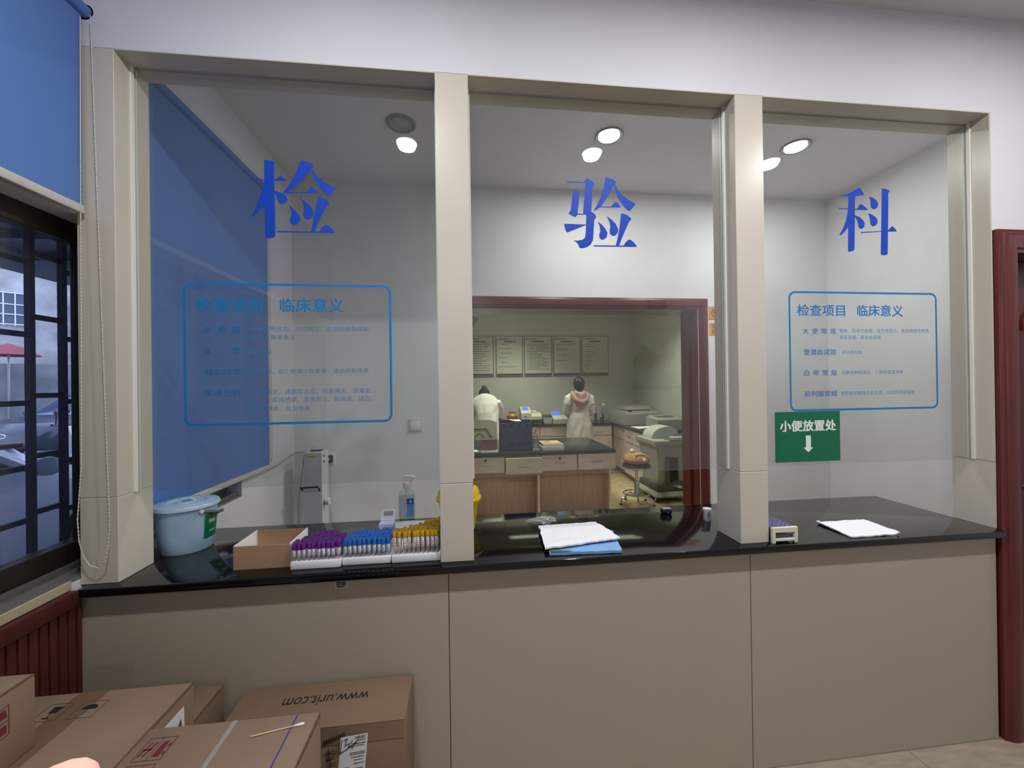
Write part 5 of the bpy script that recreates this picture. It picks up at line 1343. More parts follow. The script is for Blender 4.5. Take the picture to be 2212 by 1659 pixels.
b = B(); b.lathe([(0.002, 0.192), (0.06, 0.192), (0.06, 0.204), (0.002, 0.205)], (0.80, 5.72, WT), 24); obj('lid', b, mat('dark_red_lid', (90, 36, 24), 0.4), yb)
an2 = thing('analyzer', 'small instrument with a tilted blue screen beside the standing worker', 'instrument', (1.62, 5.6, WT))
b = B(); b.prism([(5.44, WT), (5.74, WT), (5.74, WT + 0.14), (5.62, WT + 0.14), (5.44, WT + 0.08)], 'x', 1.50, 1.76); obj('body', b, ins, an2)
b = B(); b.prism([(5.63, WT + 0.1405), (5.70, WT + 0.1405), (5.72, WT + 0.21), (5.71, WT + 0.215), ], 'x', 1.50, 1.70); ss = obj('screen_housing', b, insg, an2)
b = B(); b.prism([(5.635, WT + 0.149), (5.641, WT + 0.146), (5.706, WT + 0.207), (5.702, WT + 0.211)], 'x', 1.545, 1.66); b.bm.transform(Matrix.Translation((0, -0.006, 0.002))); obj('screen', b, scrn, an2)
b = B(); b.box(1.345, 1.485, 5.46, 5.74, WT, WT + 0.135, 0.006, 2); wb = solo('white_box', b, white_d, 'plain white box left of the small blue-screen instrument', 'box')
b = B(); b.box(1.335, 1.492, 5.44, 5.76, WT + 0.1355, WT + 0.147, 0.004, 1); obj('lid', b, mat('dark_lid', (60, 60, 58), 0.5), wb)
# tubes, reagents and a flask right of the standing worker
def bottle(x, y, z, r, h, m, capm, label):
    t = thing('reagent_bottle', label, 'bottle', (x, y, z), 'reagent bottles on the far worktop')
    b = B(); b.lathe([(0.001, 0), (r, 0), (r, h * 0.65), (r * 0.45, h * 0.8), (r * 0.45, h * 0.86)], (x, y, z), 16); obj('body', b, m, t)
    b = B(); b.lathe([(r * 0.55, h * 0.86), (r * 0.55, h), (0.001, h)], (x, y, z), 14); obj('cap', b, capm, t)
bottle(2.33, 5.62, WT, 0.024, 0.26, mat('navy_plastic', (44, 46, 82), 0.4), black_p, 'tall navy bottle right of the standing worker')
bottle(2.45, 5.58, WT, 0.022, 0.17, black_p, black_p, 'short black bottle beside the tall navy bottle')
bottle(2.525, 5.74, WT, 0.055, 0.34, clear_m, white_p, 'clear wash bottle at the corner of the far worktop')
bottle(2.40, 5.52, WT, 0.020, 0.12, mat('dark_red_plastic', (110, 50, 50), 0.4), white_p, 'short dark red bottle by the clear wash bottle')
# grey machines on the right worktop
b1 = thing('analyzer', 'large grey analyser on the worktop in the room corner', 'instrument', (2.9, 5.3, WT))
b = B()
b.loft([[(2.60 + 0.03 * z, 4.95 + 0.02 * z, WT + z * 0.3), (3.22, 4.95 + 0.02 * z, WT + z * 0.3), (3.22, 5.75, WT + z * 0.3), (2.60 + 0.03 * z, 5.75, WT + z * 0.3)] for z in (0.0, 0.6)] + [[(2.66, 5.02, WT + 0.22), (3.22, 5.02, WT + 0.22), (3.22, 5.75, WT + 0.24), (2.66, 5.75, WT + 0.24)]])
obj('body', b, insg, b1)
b = B(); b.loft([[(2.72, 5.15, WT + 0.2405), (3.20, 5.15, WT + 0.2405), (3.20, 5.72, WT + 0.2405), (2.72, 5.72, WT + 0.2405)], [(2.80, 5.22, WT + 0.30), (3.18, 5.22, WT + 0.30), (3.18, 5.70, WT + 0.31), (2.80, 5.70, WT + 0.31)]]); obj('cover', b, insg, b1)
b = B(); b.box(2.80, 2.92, 5.01, 5.018, WT + 0.205, WT + 0.215).box(2.70, 2.76, 5.0, 5.03, WT + 0.222, WT + 0.236); obj('grip', b, black_p, b1)
p2 = thing('printer', 'grey desktop printer on the right worktop next to the doorway edge', 'printer', (3.03, 4.42, WT))
b = B(); b.loft([[(2.83, 4.22, WT), (3.24, 4.22, WT), (3.24, 4.62, WT), (2.83, 4.62, WT)], [(2.83, 4.22, WT + 0.14), (3.24, 4.22, WT + 0.14), (3.24, 4.62, WT + 0.16), (2.83, 4.62, WT + 0.16)], [(2.87, 4.25, WT + 0.17), (3.22, 4.25, WT + 0.17), (3.22, 4.60, WT + 0.19), (2.87, 4.60, WT + 0.19)]]); obj('body', b, insg, p2)
b = B(); b.lathe([(0.001, 0.0), (0.13, 0.0), (0.12, 0.006), (0.001, 0.007)], (3.03, 4.43, WT + 0.178), 28, ex=1.2, ey=0.9); obj('output_tray', b, mat('dark_grey_plastic', (74, 74, 72), 0.5), p2)
b = B(); b.box(2.84, 2.98, 4.18, 4.2195, WT + 0.012, WT + 0.03); obj('paper_slot', b, black_p, p2)
b = B(); b.sheet(lambda u, v: (2.60 + 0.22 * u, 4.40 + 0.30 * v, WT + 0.003 + 0.03 * (1 - v) * u * u), 10, 10, 0.002); solo('paper_sheet', b, paper, 'curling white sheet on the right worktop between the two grey machines', 'paper')
b = B(); b.box(2.60, 2.80, 4.12, 4.32, WT, WT + 0.012, 0.002, 1); solo('notebook', b, mat('dull_book', (120, 112, 106), 0.6), 'flat grey notebook at the front end of the right worktop', 'book')

# floor standing machine by the doorway
fm = thing('floor_analyzer', 'grey floor-standing machine on casters just inside the doorway', 'machine', (2.62, 3.72, 0))
mg = mat('machine_grey', (158, 162, 152), 0.45); mg2 = mat('machine_dark', (86, 88, 84), 0.5)
fx, fy = 2.635, 3.72
def mrect(x0, x1, y0, y1, z): return [(x0, y0, z), (x1, y0, z), (x1, y1, z), (x0, y1, z)]
b = B(); b.loft([mrect(fx - 0.16, fx + 0.22, fy - 0.20, fy + 0.26, 0.13), mrect(fx - 0.17, fx + 0.22, fy - 0.22, fy + 0.26, 0.45), mrect(fx - 0.20, fx + 0.23, fy - 0.25, fy + 0.28, 0.70)]); obj('column', b, mg, fm)
b = B(); b.loft([mrect(fx - 0.21, fx + 0.24, fy - 0.26, fy + 0.29, 0.702), mrect(fx - 0.25, fx + 0.26, fy - 0.31, fy + 0.31, 0.742), mrect(fx - 0.25, fx + 0.26, fy - 0.31, fy + 0.31, 0.788)]); obj('tray_top', b, mg, fm)
b = B(); b.prism([(fx - 0.17, 0.789)] + [(fx + 0.06 - 0.23 * math.cos(R(a)), 0.789 + 0.16 * math.sin(R(a))) for a in range(10, 116, 12)] + [(fx + 0.20, 0.90), (fx + 0.20, 0.84), (fx + 0.10, 0.84), (fx + 0.02, 0.789)], 'y', fy - 0.05, fy + 0.24); obj('arched_hood', b, mat('machine_pale', (186, 190, 178), 0.4), fm)
b = B(); b.box(fx - 0.02, fx + 0.10, fy - 0.236, fy - 0.20, 0.20, 0.56); obj('front_recess', b, mat('recess_dark', (34, 34, 48), 0.5), fm)
b = B(); b.box(fx - 0.07, fx - 0.015, fy - 0.243, fy - 0.21, 0.18, 0.57, 0.004, 1); obj('side_panel', b, mg2, fm)
b = B(); b.loft([mrect(fx - 0.24, fx + 0.24, fy - 0.30, fy + 0.32, 0.055), mrect(fx - 0.25, fx + 0.25, fy - 0.32, fy + 0.33, 0.08), mrect(fx - 0.22, fx + 0.22, fy - 0.28, fy + 0.30, 0.125)]); obj('base', b, mg, fm)
b = B(); b.box(fx - 0.21, fx + 0.215, fy - 0.262, fy + 0.28, 0.126, 0.20, 0.01, 2); obj('skirt', b, mg2, fm)
for xx, yy in ((-0.22, -0.27), (0.20, -0.27), (-0.22, 0.28), (0.20, 0.28)):
    b = B(); b.cyl((fx + xx - 0.014, fy + yy, 0.0325), (fx + xx + 0.014, fy + yy, 0.0325), 0.0325, n=18); w_ = obj('caster', b, black_p, fm)
    b = B(); b.cyl((fx + xx - 0.016, fy + yy, 0.0325), (fx + xx + 0.016, fy + yy, 0.0325), 0.016, n=14); obj('hub', b, white_d, w_)
b = B(); b.box(fx - 0.03, fx + 0.20, fy - 0.30, fy - 0.10, 0.789, 0.803, 0.003, 1); solo('green_folder', b, mat('olive_folder', (92, 108, 60), 0.6), 'olive green folder lying on the floor-standing machine', 'folder')
b = B(); b.box(fx + 0.04, fx + 0.22, fy - 0.22, fy - 0.08, 0.8035, 0.818, 0.003, 1); solo('blue_book', b, mat('pale_blue_book', (160, 168, 210), 0.6), 'pale blue book on the olive green folder', 'book')

# swivel stool with a plush cushion
st_ = thing('swivel_stool', 'round chrome swivel stool with a dark seat in the laboratory', 'stool', (2.135, 3.42, 0))
cx, cy2 = 2.135, 3.42
b = B(); b.lathe([(0.001, 0.468), (0.150, 0.468), (0.172, 0.476), (0.176, 0.492), (0.165, 0.512), (0.13, 0.520), (0.001, 0.522)], (cx, cy2, 0), 40); obj('seat', b, mat('black_vinyl', (28, 28, 34), 0.35), st_)
b = B(); b.lathe([(0.174, 0.462), (0.180, 0.470), (0.180, 0.484), (0.1745, 0.486), (0.170, 0.466)], (cx, cy2, 0), 40, False); b.lathe([(0.001, 0.455), (0.172, 0.461)], (cx, cy2, 0), 40); obj('chrome_rim', b, chrome, st_)
b = B(); b.lathe([(0.001, 0.09), (0.033, 0.09), (0.033, 0.29), (0.026, 0.30), (0.018, 0.30), (0.018, 0.455), (0.001, 0.455)], (cx, cy2, 0), 20); obj('column', b, chrome, st_)
for rr, zz in ((0.165, 0.135), ):
    b = B(); b.tube([(cx + rr * math.cos(R(a)), cy2 + rr * math.sin(R(a)), zz) for a in range(0, 360, 10)], 0.009, 8, True); obj('foot_ring', b, chrome, st_)
for k in range(5):
    a = R(36 + 72 * k)
    b = B(); b.tube([(cx + 0.03 * math.cos(a), cy2 + 0.03 * math.sin(a), 0.11), (cx + 0.13 * math.cos(a), cy2 + 0.13 * math.sin(a), 0.115), (cx + 0.20 * math.cos(a), cy2 + 0.20 * math.sin(a), 0.07), (cx + 0.215 * math.cos(a), cy2 + 0.215 * math.sin(a), 0.006)], 0.011, 8); lg = obj('leg', b, chrome, st_)
    b = B(); b.lathe([(0.001, 0.0), (0.018, 0.0), (0.018, 0.012), (0.001, 0.013)], (cx + 0.215 * math.cos(a), cy2 + 0.215 * math.sin(a), 0), 14); obj('foot_cap', b, black_p, lg)
cu_ = thing('plush_cushion', 'tan plush cushion with white pompoms on the swivel stool', 'cushion', (cx, cy2, 0.5225))
tan = mat('tan_plush', (182, 132, 76), 0.95, bump=0.5, bs=120, var=0.1); cre = mat('cream_plush', (206, 180, 138), 0.95, bump=0.4, bs=120)
b = B(); b.lathe([(0.001, 0.0), (0.13, 0.0), (0.158, 0.02), (0.165, 0.05), (0.150, 0.085), (0.10, 0.118), (0.04, 0.128), (0.001, 0.129)], (cx, cy2, 0.5225), 36, ex=1.0, ey=1.0)
for v in b.bm.verts: v.co.z += 0.006 * noise.noise(v.co * 14) if v.co.z > 0.53 else 0
obj('body', b, tan, cu_)
b = B(); b.tube([(cx - 0.075, cy2 - 0.125, 0.600), (cx - 0.065, cy2 - 0.105, 0.635), (cx - 0.02, cy2 - 0.095, 0.645), (cx + 0.05, cy2 - 0.105, 0.638), (cx + 0.10, cy2 - 0.105, 0.615), (cx + 0.03, cy2 - 0.130, 0.608), (cx - 0.03, cy2 - 0.135, 0.606)], [0.012, 0.017, 0.018, 0.018, 0.012, 0.010, 0.010], 10); obj('cream_patch', b, cre, cu_)
for q, r_ in (((cx + 0.035, cy2 - 0.160, 0.585), 0.024), ((cx - 0.045, cy2 + 0.02, 0.672), 0.030)):
    b = B(); b.ball(q, r_); obj('pompom', b, mat('white_plush', (232, 228, 218), 0.95, bump=0.4, bs=150), cu_)
# dark round stool edge by the doorway
b = B(); b.lathe([(0.001, 0.0), (0.012, 0.0), (0.012, 0.30), (0.001, 0.30)], (2.52, 2.95, 0.0), 12).lathe([(0.001, 0.30), (0.15, 0.31), (0.16, 0.335), (0.14, 0.36), (0.001, 0.365)], (2.52, 2.95, 0.0), 32).lathe([(0.001, 0.0), (0.12, 0.0), (0.12, 0.015), (0.001, 0.018)], (2.52, 2.95, 0.0), 28)
solo('low_stool', b, black_p, 'low black round stool half hidden by the doorway edge', 'stool')
# ------------------------------------------------------------------ outside the window
asph = mat('wet_asphalt', (96, 98, 102), 0.6, var=0.1, vs_=3)
wallbox('ground_outside', [(-24, -1.43, -6, 24, -0.12, -0.02)], asph)
can_m = mat('canopy_sheet', (84, 88, 98), 0.7)
b = B()
b.box(-5.6, -1.43, -3.0, 7.0, 3.30, 3.36)
k = -3.0
while k < 7.0:
    b.box(-5.6, -1.45, k, k + 0.06, 3.20, 3.30); k += 0.8
b.box(-5.65, -5.53, -3.0, 7.0, 3.05, 3.36)
solo('carport_canopy', b, can_m, 'dark sheet canopy over the parking yard outside the window', 'canopy')
# window bars
gr = thing('window_grille', 'dark steel security bars outside the left window', 'window bars', (-1.50, -0.6, 1.0))
bar_m = mat('dark_bar_steel', (40, 44, 62), 0.5, 0.4)
ys = [-0.03 + 0.1115 * k for k in range(-16, 3)]
for yv in ys:
    b = B(); b.box(-1.509, -1.491, yv - 0.009, yv + 0.009, 0.95, 2.35); obj('upright', b, bar_m, gr)
b = B()
rows = ([1.94, 1.715, 1.51, 1.30, 1.085], [2.02, 1.80, 1.525, 1.315, 1.12], [1.985, 1.735, 1.50, 1.28, 1.10])
for k, y0 in enumerate(ys[:-1]):
    for z in rows[(k + 2 - (len(ys) - 2) + 30 + 1) % 3 if k < len(ys) - 2 else 1]:
        b.box(-1.506, -1.494, y0 + 0.009, ys[k + 1] - 0.009, z - 0.009, z + 0.009)
for z in rows[2]: b.box(-1.506, -1.494, ys[-1] + 0.009, ys[-1] + 0.12, z - 0.009, z + 0.009)
b.box(-1.51, -1.43, ys[-1] + 0.11, ys[-1] + 0.13, 0.95, 2.35)
obj('crossbars', b, bar_m, gr)

def oriented(b, loc, rz):
    b.bm.transform(Matrix.Translation(loc) @ Matrix.Rotation(R(rz), 4, 'Z')); return b

def car(loc, rz, paint, label, plate=None):
    """built nose along +x in its own frame, then turned"""
    t = thing('car', label, 'car', loc, None)
    t.rotation_euler = (0, 0, R(rz))
    L_, W_ = 4.5, 0.88
    def sec(x, w, zb, zt):
        return [(x, -w, zb + 0.08), (x, -w, zt - 0.10), (x, -w + 0.10, zt), (x, w - 0.10, zt), (x, w, zt - 0.10), (x, w, zb + 0.08), (x, w - 0.06, zb), (x, -w + 0.06, zb)]
    b = B(); b.loft([sec(-2.25, 0.70, 0.42, 0.86), sec(-2.15, 0.82, 0.30, 0.98), sec(-1.5, 0.88, 0.22, 1.00), sec(0.0, 0.89, 0.22, 0.97), sec(0.95, 0.88, 0.22, 0.98), sec(1.75, 0.86, 0.24, 0.88), sec(2.10, 0.80, 0.26, 0.78), sec(2.25, 0.66, 0.36, 0.66)])
    body = obj('body', b, paint, t, local=True, smooth=40)
    b = B(); b.loft([[(-1.95, -0.78, 0.96), (0.98, -0.78, 0.95), (0.98, 0.78, 0.95), (-1.95, 0.78, 0.96)], [(-1.45, -0.62, 1.44), (0.20, -0.62, 1.46), (0.20, 0.62, 1.46), (-1.45, 0.62, 1.44)]]); obj('glasshouse', b, MATS.get('car_glass') or mat('car_glass', (58, 72, 92), 0.08), t, local=True)
    b = B(); b.loft([[(-1.50, -0.64, 1.43), (0.24, -0.64, 1.44), (0.24, 0.64, 1.44), (-1.50, 0.64, 1.43)], [(-1.35, -0.55, 1.50), (0.10, -0.55, 1.51), (0.10, 0.55, 1.51), (-1.35, 0.55, 1.50)]])
    for s in (-1, 1):
        for xa, xb in ((0.98, 0.22), (-0.55, -0.50), (-1.95, -1.46)):
            b.tube([(xa, s * 0.79, 0.95), (xb, s * 0.63, 1.45)], 0.035, 6)
    obj('roof', b, paint, t, local=True)
    for xx in (-1.40, 1.38):
        for s in (-1, 1):
            b = B(); b.lathe([(0.20, -0.11), (0.30, -0.11), (0.325, -0.08), (0.325, 0.08), (0.30, 0.11), (0.20, 0.11)], (0, 0, 0), 28)
            b.bm.transform(Matrix.Translation((xx, s * 0.80, 0.325)) @ Matrix.Rotation(R(90), 4, 'X')); w = obj('wheel', b, MATS.get('tyre') or mat('tyre', (30, 30, 32), 0.8), t, local=True)
            b = B()
            for k in range(5):
                a = R(72 * k); b.tube([(xx, s * 0.915, 0.325), (xx + 0.19 * math.cos(a), s * 0.912, 0.325 + 0.19 * math.sin(a))], [0.03, 0.022], 6)
            b.tube([(xx + 0.19 * math.cos(R(a)), s * 0.912, 0.325 + 0.19 * math.sin(R(a))) for a in range(0, 360, 20)], 0.014, 6, True)
            obj('wheel_rim', b, alu, w, local=True)
    for s in (-1, 1):
        b = B(); b.ball((2.06, s * 0.60, 0.66), 1.0, (0.12, 0.17, 0.075), 16, 10); obj('headlight', b, MATS.get('headlight') or mat('headlight', (226, 232, 240), 0.1), t, local=True)
        b = B(); b.ball((0.80, s * 0.98, 1.02), 1.0, (0.07, 0.10, 0.07), 12, 8); obj('side_mirror', b, paint, t, local=True)
    b = B(); b.box(2.16, 2.235, -0.44, 0.44, 0.50, 0.66, 0.01, 2)
    g = obj('grille', b, black_p, t, local=True)
    b = B()
    for z in (0.52, 0.555, 0.59, 0.625): b.box(2.236, 2.246, -0.42, 0.42, z, z + 0.014)
    b.tube([(2.25, 0.09 * math.cos(R(a)), 0.60 + 0.045 * math.sin(R(a))) for a in range(0, 360, 20)], 0.008, 6, True)
    obj('chrome_bars', b, chrome, g, local=True)
    if plate:
        b = B(); b.box(2.238, 2.250, -0.22, 0.22, 0.36, 0.48, 0.003, 1); p_ = obj('number_plate', b, MATS.get('plate_blue') or mat('plate_blue', (40, 70, 170), 0.4), t, local=True)
        fp_ = lambda u, v, w: Vector((2.2505 + w, u, v))
        obj('plate_text', text_builder(plate, -0.14, 0.19, 0.38, 0.46, fp_, 0.02, 0.001), white_s, p_, 0, local=True)
    return t
car((-9.85, 10.45, -0.02), -92, mat('dark_car_paint', (46, 52, 66), 0.2), 'dark car facing the window, seen behind the silver car', 'E·198')
car((-3.90, 0.84, -0.02), 97, mat('silver_car_paint', (206, 210, 218), 0.25), 'silver white car parked alongside, nearest the barred window')
# motor scooter in front of the silver car
ms = thing('motor_scooter', 'white motor scooter parked between the silver car and the dark car', 'scooter', (-6.9, 5.6, -0.02)); ms.rotation_euler = (0, 0, R(30))
wh = mat('scooter_white', (222, 222, 226), 0.3)
b = B(); b.loft([[(-0.65, -0.12, 0.45), (-0.65, 0.12, 0.45), (-0.65, 0.10, 0.62), (-0.65, -0.10, 0.62)], [(-0.2, -0.17, 0.25), (-0.2, 0.17, 0.25), (-0.2, 0.15, 0.68), (-0.2, -0.15, 0.68)], [(0.05, -0.16, 0.20), (0.05, 0.16, 0.20), (0.05, 0.14, 0.45), (0.05, -0.14, 0.45)], [(0.35, -0.14, 0.20), (0.35, 0.14, 0.20), (0.35, 0.14, 0.30), (0.35, -0.14, 0.30)]]); obj('body', b, wh, ms, local=True)
b = B(); b.loft([[(0.33, -0.17, 0.25), (0.33, 0.17, 0.25), (0.43, 0.12, 0.25), (0.43, -0.12, 0.25)], [(0.42, -0.20, 0.70), (0.42, 0.20, 0.70), (0.54, 0.13, 0.70), (0.54, -0.13, 0.70)], [(0.36, -0.13, 0.98), (0.36, 0.13, 0.98), (0.46, 0.10, 0.98), (0.46, -0.10, 0.98)]]); obj('front_shield', b, wh, ms, local=True)
b = B(); b.box(-0.72, 0.0, -0.15, 0.15, 0.685, 0.775, 0.03, 3); obj('seat', b, black_p, ms, local=True)
b = B(); b.tube([(0.34, -0.34, 1.03), (0.40, 0, 0.99), (0.34, 0.34, 1.03)], 0.016, 8); obj('handlebar', b, black_p, ms, local=True)
for s in (-1, 1):
    b = B(); b.cyl((0.36, s * 0.24, 1.02), (0.38, s * 0.30, 1.20), 0.008, n=8).ball((0.38, s * 0.31, 1.23), 0.06, (0.4, 1.2, 0.8), 12, 8); obj('mirror', b, black_p, ms, local=True)
for xx in (-0.52, 0.56):
    b = B(); b.lathe([(0.10, -0.05), (0.20, -0.05), (0.22, 0.0), (0.20, 0.05), (0.10, 0.05)], (0, 0, 0), 24); b.bm.transform(Matrix.Translation((xx, 0, 0.22)) @ Matrix.Rotation(R(90), 4, 'X')); obj('wheel', b, MATS['tyre'], ms, local=True)
b = B(); b.ball((0.52, 0, 0.80), 1.0, (0.05, 0.08, 0.06), 12, 8); obj('headlight', b, MATS['headlight'], ms, local=True)
# yard wall, house and umbrella
b = B().box(-14, -1.43, -4.6, -4.35, -0.02, 5.5); solo('sky_block_wall', b, mat('sky_block_dark', (92, 94, 96), 0.9, var=0.2, vs_=1.0), 'unseen dark wall added to block bright sky from glass reflections', 'wall')  # added out of view to keep bright sky out of the left glass
conc = mat('stained_concrete', (118, 118, 120), 0.9, var=0.45, vs_=1.6)
b = oriented(B().box(-9, 9, 0, 0.25, -0.02, 2.35), (-12.4, 12.2, 0), 43); solo('yard_wall', b, conc, 'stained grey concrete wall at the back of the parking yard', 'wall')
hs = thing('house', 'pale house with a barred window beyond the yard wall', 'building', (-15.2, 15.0, -0.02))
hm = mat('pale_house_render', (160, 158, 153), 0.9, var=0.5, vs_=1.1)
b = oriented(B().box(-8, 8, 0, 6, -0.02, 7.5), (-15.2, 15.0, 0), 43); obj('wall', b, hm, hs)
b = oriented(B().box(-1.9, -0.6, -0.03, 0.02, 3.9, 5.0), (-15.2, 15.0, 0), 43); hw = obj('window', b, mat('dark_house_window', (60, 76, 92), 0.2), hs)
b = B()
for k in range(6): b.box(-1.9 + 0.26 * k - 0.015, -1.9 + 0.26 * k + 0.015, -0.10, -0.07, 3.85, 5.05)
for z in (3.9, 4.25, 4.6, 5.0): b.box(-1.9, -0.6, -0.10, -0.07, z - 0.015, z + 0.015)
oriented(b, (-15.2, 15.0, 0), 43); obj('window_bars', b, white_p, hw)
b = oriented(B().box(0.8, 8, -2.2, 0, 4.3, 4.5), (-15.2, 15.0, 0), 43); obj('awning', b, mat('awning_dark', (70, 76, 84), 0.7), hs)
b = oriented(B().cyl((1.5, -1.9, 0), (1.5, -1.9, 4.3), 0.09), (-15.2, 15.0, 0), 43); obj('pole', b, white_p, hs)
um = thing('market_umbrella', 'faded red umbrella standing in the yard near the grey wall', 'umbrella', (-12.45, 10.85, -0.02))
b = B(); b.lathe([(0.6, 2.56), (0.3, 2.76), (0.02, 2.88), (0.02, 2.85), (0.3, 2.73), (0.58, 2.54), (0.6, 2.56)], (-12.45, 10.85, -0.02), 8, False); obj('canopy', b, mat('faded_red', (136, 58, 68), 0.8), um, 10)
b = B(); b.cyl((-12.45, 10.85, -0.02), (-12.45, 10.85, 2.84), 0.025); obj('pole', b, alu, um)

# ------------------------------------------------------------------ people
skin = mat('skin', (214, 168, 140), 0.55, sub=0.1)
hair_m = mat('black_hair', (24, 20, 22), 0.5)
def skinned(name, chain, m, parent, root=0, levels=2):
    """one continuous surface grown over a joint skeleton: chain = [(point, radius, parent index)]"""
    bm = bmesh.new()
    lay = bm.verts.layers.skin.verify()
    vs_ = []
    off = root_loc(parent)
    for p, r, _ in chain:
        v = bm.verts.new(Vector(p) - off)
        rr = r if isinstance(r, tuple) else (r, r)
        v[lay].radius = rr
        vs_.append(v)
    vs_[root][lay].use_root = True
    for i, (_, _, pi) in enumerate(chain):
        if pi is not None: bm.edges.new((vs_[pi], vs_[i]))
    me = bpy.data.meshes.new(name); bm.to_mesh(me); bm.free()
    me.materials.append(m)
    o = bpy.data.objects.new(name, me); COL.objects.link(o); o.parent = parent
    sk = o.modifiers.new('skin', 'SKIN'); sk.use_smooth_shade = True; sk.branch_smoothing = 0.3
    sd = o.modifiers.new('smooth', 'SUBSURF'); sd.levels = levels; sd.render_levels = levels
    return o
def person(label, x, y, facing, J, coat_m, extra):
    """J: joints in the person's own frame (x right, y ahead, z up)"""
    t = thing('person', label, 'person', (x, y, 0))
    c_, s_ = math.cos(R(facing)), math.sin(R(facing))
    def W(p): return Vector((x + p[0] * c_ - p[1] * s_, y + p[0] * s_ + p[1] * c_, p[2]))
    ch = []
    def add(p, r, par): ch.append((W(p), r, par)); return len(ch) - 1
    pel = add(J['pelvis'], (0.13, 0.10), None)
    sp = add(J['waist'], (0.115, 0.085), pel); cst = add(J['chest'], (0.135, 0.095), sp); nk0 = add(J['neck'], 0.052, cst); nk1 = add(J['skull'], 0.056, nk0)
    hd = add(J['head'], (0.078, 0.088), nk1); add(J['crown'], 0.055, hd)
    for s, S_ in ((-1, 'L'), (1, 'R')):
        sh = add(J['shoulder' + S_], 0.058, cst); el = add(J['elbow' + S_], 0.042, sh); wr = add(J['wrist' + S_], 0.027, el)
        d = (Vector(J['wrist' + S_]) - Vector(J['elbow' + S_])).normalized()
        side = Vector((s, 0, 0)); side = (side - d * side.dot(d)).normalized(); nrm = d.cross(side) * s
        w = Vector(J['wrist' + S_])
        palm = add(w + d * 0.055, (0.034, 0.016), wr)
        for k, (o_, l_) in enumerate(((-0.028, 0.070), (-0.010, 0.080), (0.010, 0.075), (0.027, 0.058))):
            q0 = w + d * 0.085 + side * (-o_); q1 = q0 + d * l_ * 0.55 - nrm * 0.010; q2 = q1 + d * l_ * 0.45 - nrm * 0.022
            a_ = add(q0, 0.010, palm); b_ = add(q1, 0.0085, a_); add(q2, 0.007, b_)
        a_ = add(w + d * 0.035 - side * 0.030 - nrm * 0.006, 0.012, palm); b_ = add(w + d * 0.065 - side * 0.046 - nrm * 0.016, 0.010, a_); add(w + d * 0.088 - side * 0.048 - nrm * 0.026, 0.008, b_)
    for S_ in ('L', 'R'):
        hp = add(J['hip' + S_], 0.088, pel); kn = add(J['knee' + S_], 0.056, hp); an_ = add(J['ankle' + S_], 0.038, kn); ft = add(J['toe' + S_], (0.042, 0.026), an_)
    body = skinned('body', ch, skin, t)
    # face, ears: small features on the front of the head
    hv = Vector(J['head']); up = (Vector(J['crown']) - hv).normalized(); fw = Vector((0, 1, 0)); fw = (fw - up * fw.dot(up)).normalized(); rt = fw.cross(up)
    for s in (-1, 1):
        b = B(); b.ball(W(hv + fw * 0.082 + rt * 0.031 * s + up * 0.005), 0.011, (1, 1, 1), 10, 8); obj('eye', b, mat('eye_dark', (40, 34, 32), 0.2), t)
        b = B(); b.ball(W(hv + rt * 0.084 * s - up * 0.005), 1.0, (0.012, 0.020, 0.030), 10, 8); obj('ear', b, skin, t)
    b = B(); b.tube([W(hv + fw * 0.080 + up * 0.010), W(hv + fw * 0.104 - up * 0.020), W(hv + fw * 0.086 - up * 0.030)], [0.007, 0.013, 0.009], 8); obj('nose', b, skin, t)
    b = B(); b.tube([W(hv + fw * 0.074 - up * 0.055 + rt * 0.022), W(hv + fw * 0.084 - up * 0.056), W(hv + fw * 0.074 - up * 0.055 - rt * 0.022)], [0.003, 0.007, 0.003], 8); obj('mouth', b, mat('lips', (170, 90, 86), 0.4), t)
    extra(t, W, J, hv, up, fw, rt)
    return t
def garment(name, rings, sleeves, m, parent, vox=0.014):
    """cloth body of elliptical rings with sleeves, fused into one surface"""
    b = B()
    n = 28
    b.loft([[c + ax * (rx * math.cos(2 * math.pi * k / n)) + ay * (ry * math.sin(2 * math.pi * k / n)) for k in range(n)] for c, ax, ay, rx, ry in rings])
    for pts, rr in sleeves: b.tube(pts, rr, 16)
    for v in b.bm.verts:
        q = Vector((v.co.x * 14, v.co.y * 14, v.co.z * 6)); v.co += Vector((noise.noise(q), noise.noise(q + Vector((5, 0, 0))), 0)) * 0.034
    o = obj(name, b, m, parent)
    rm = o.modifiers.new('fuse', 'REMESH'); rm.mode = 'VOXEL'; rm.voxel_size = vox; rm.use_smooth_shade = True
    sm = o.modifiers.new('soften', 'SMOOTH'); sm.factor = 0.5; sm.iterations = 2
    return o
X, Y, Z = Vector((1, 0, 0)), Vector((0, 1, 0)), Vector((0, 0, 1))
coat_p = mat('pinkish_gown', (190, 182, 176), 0.8, bump=0.3, bs=30)
coat_w = mat('white_coat', (226, 226, 214), 0.8, bump=0.3, bs=30)
hood_m = mat('dusty_pink_cloth', (186, 150, 140), 0.85, bump=0.3, bs=60)
trous = mat('dark_trousers', (48, 50, 58), 0.8)
shoe_m = mat('white_shoe', (210, 210, 208), 0.5)
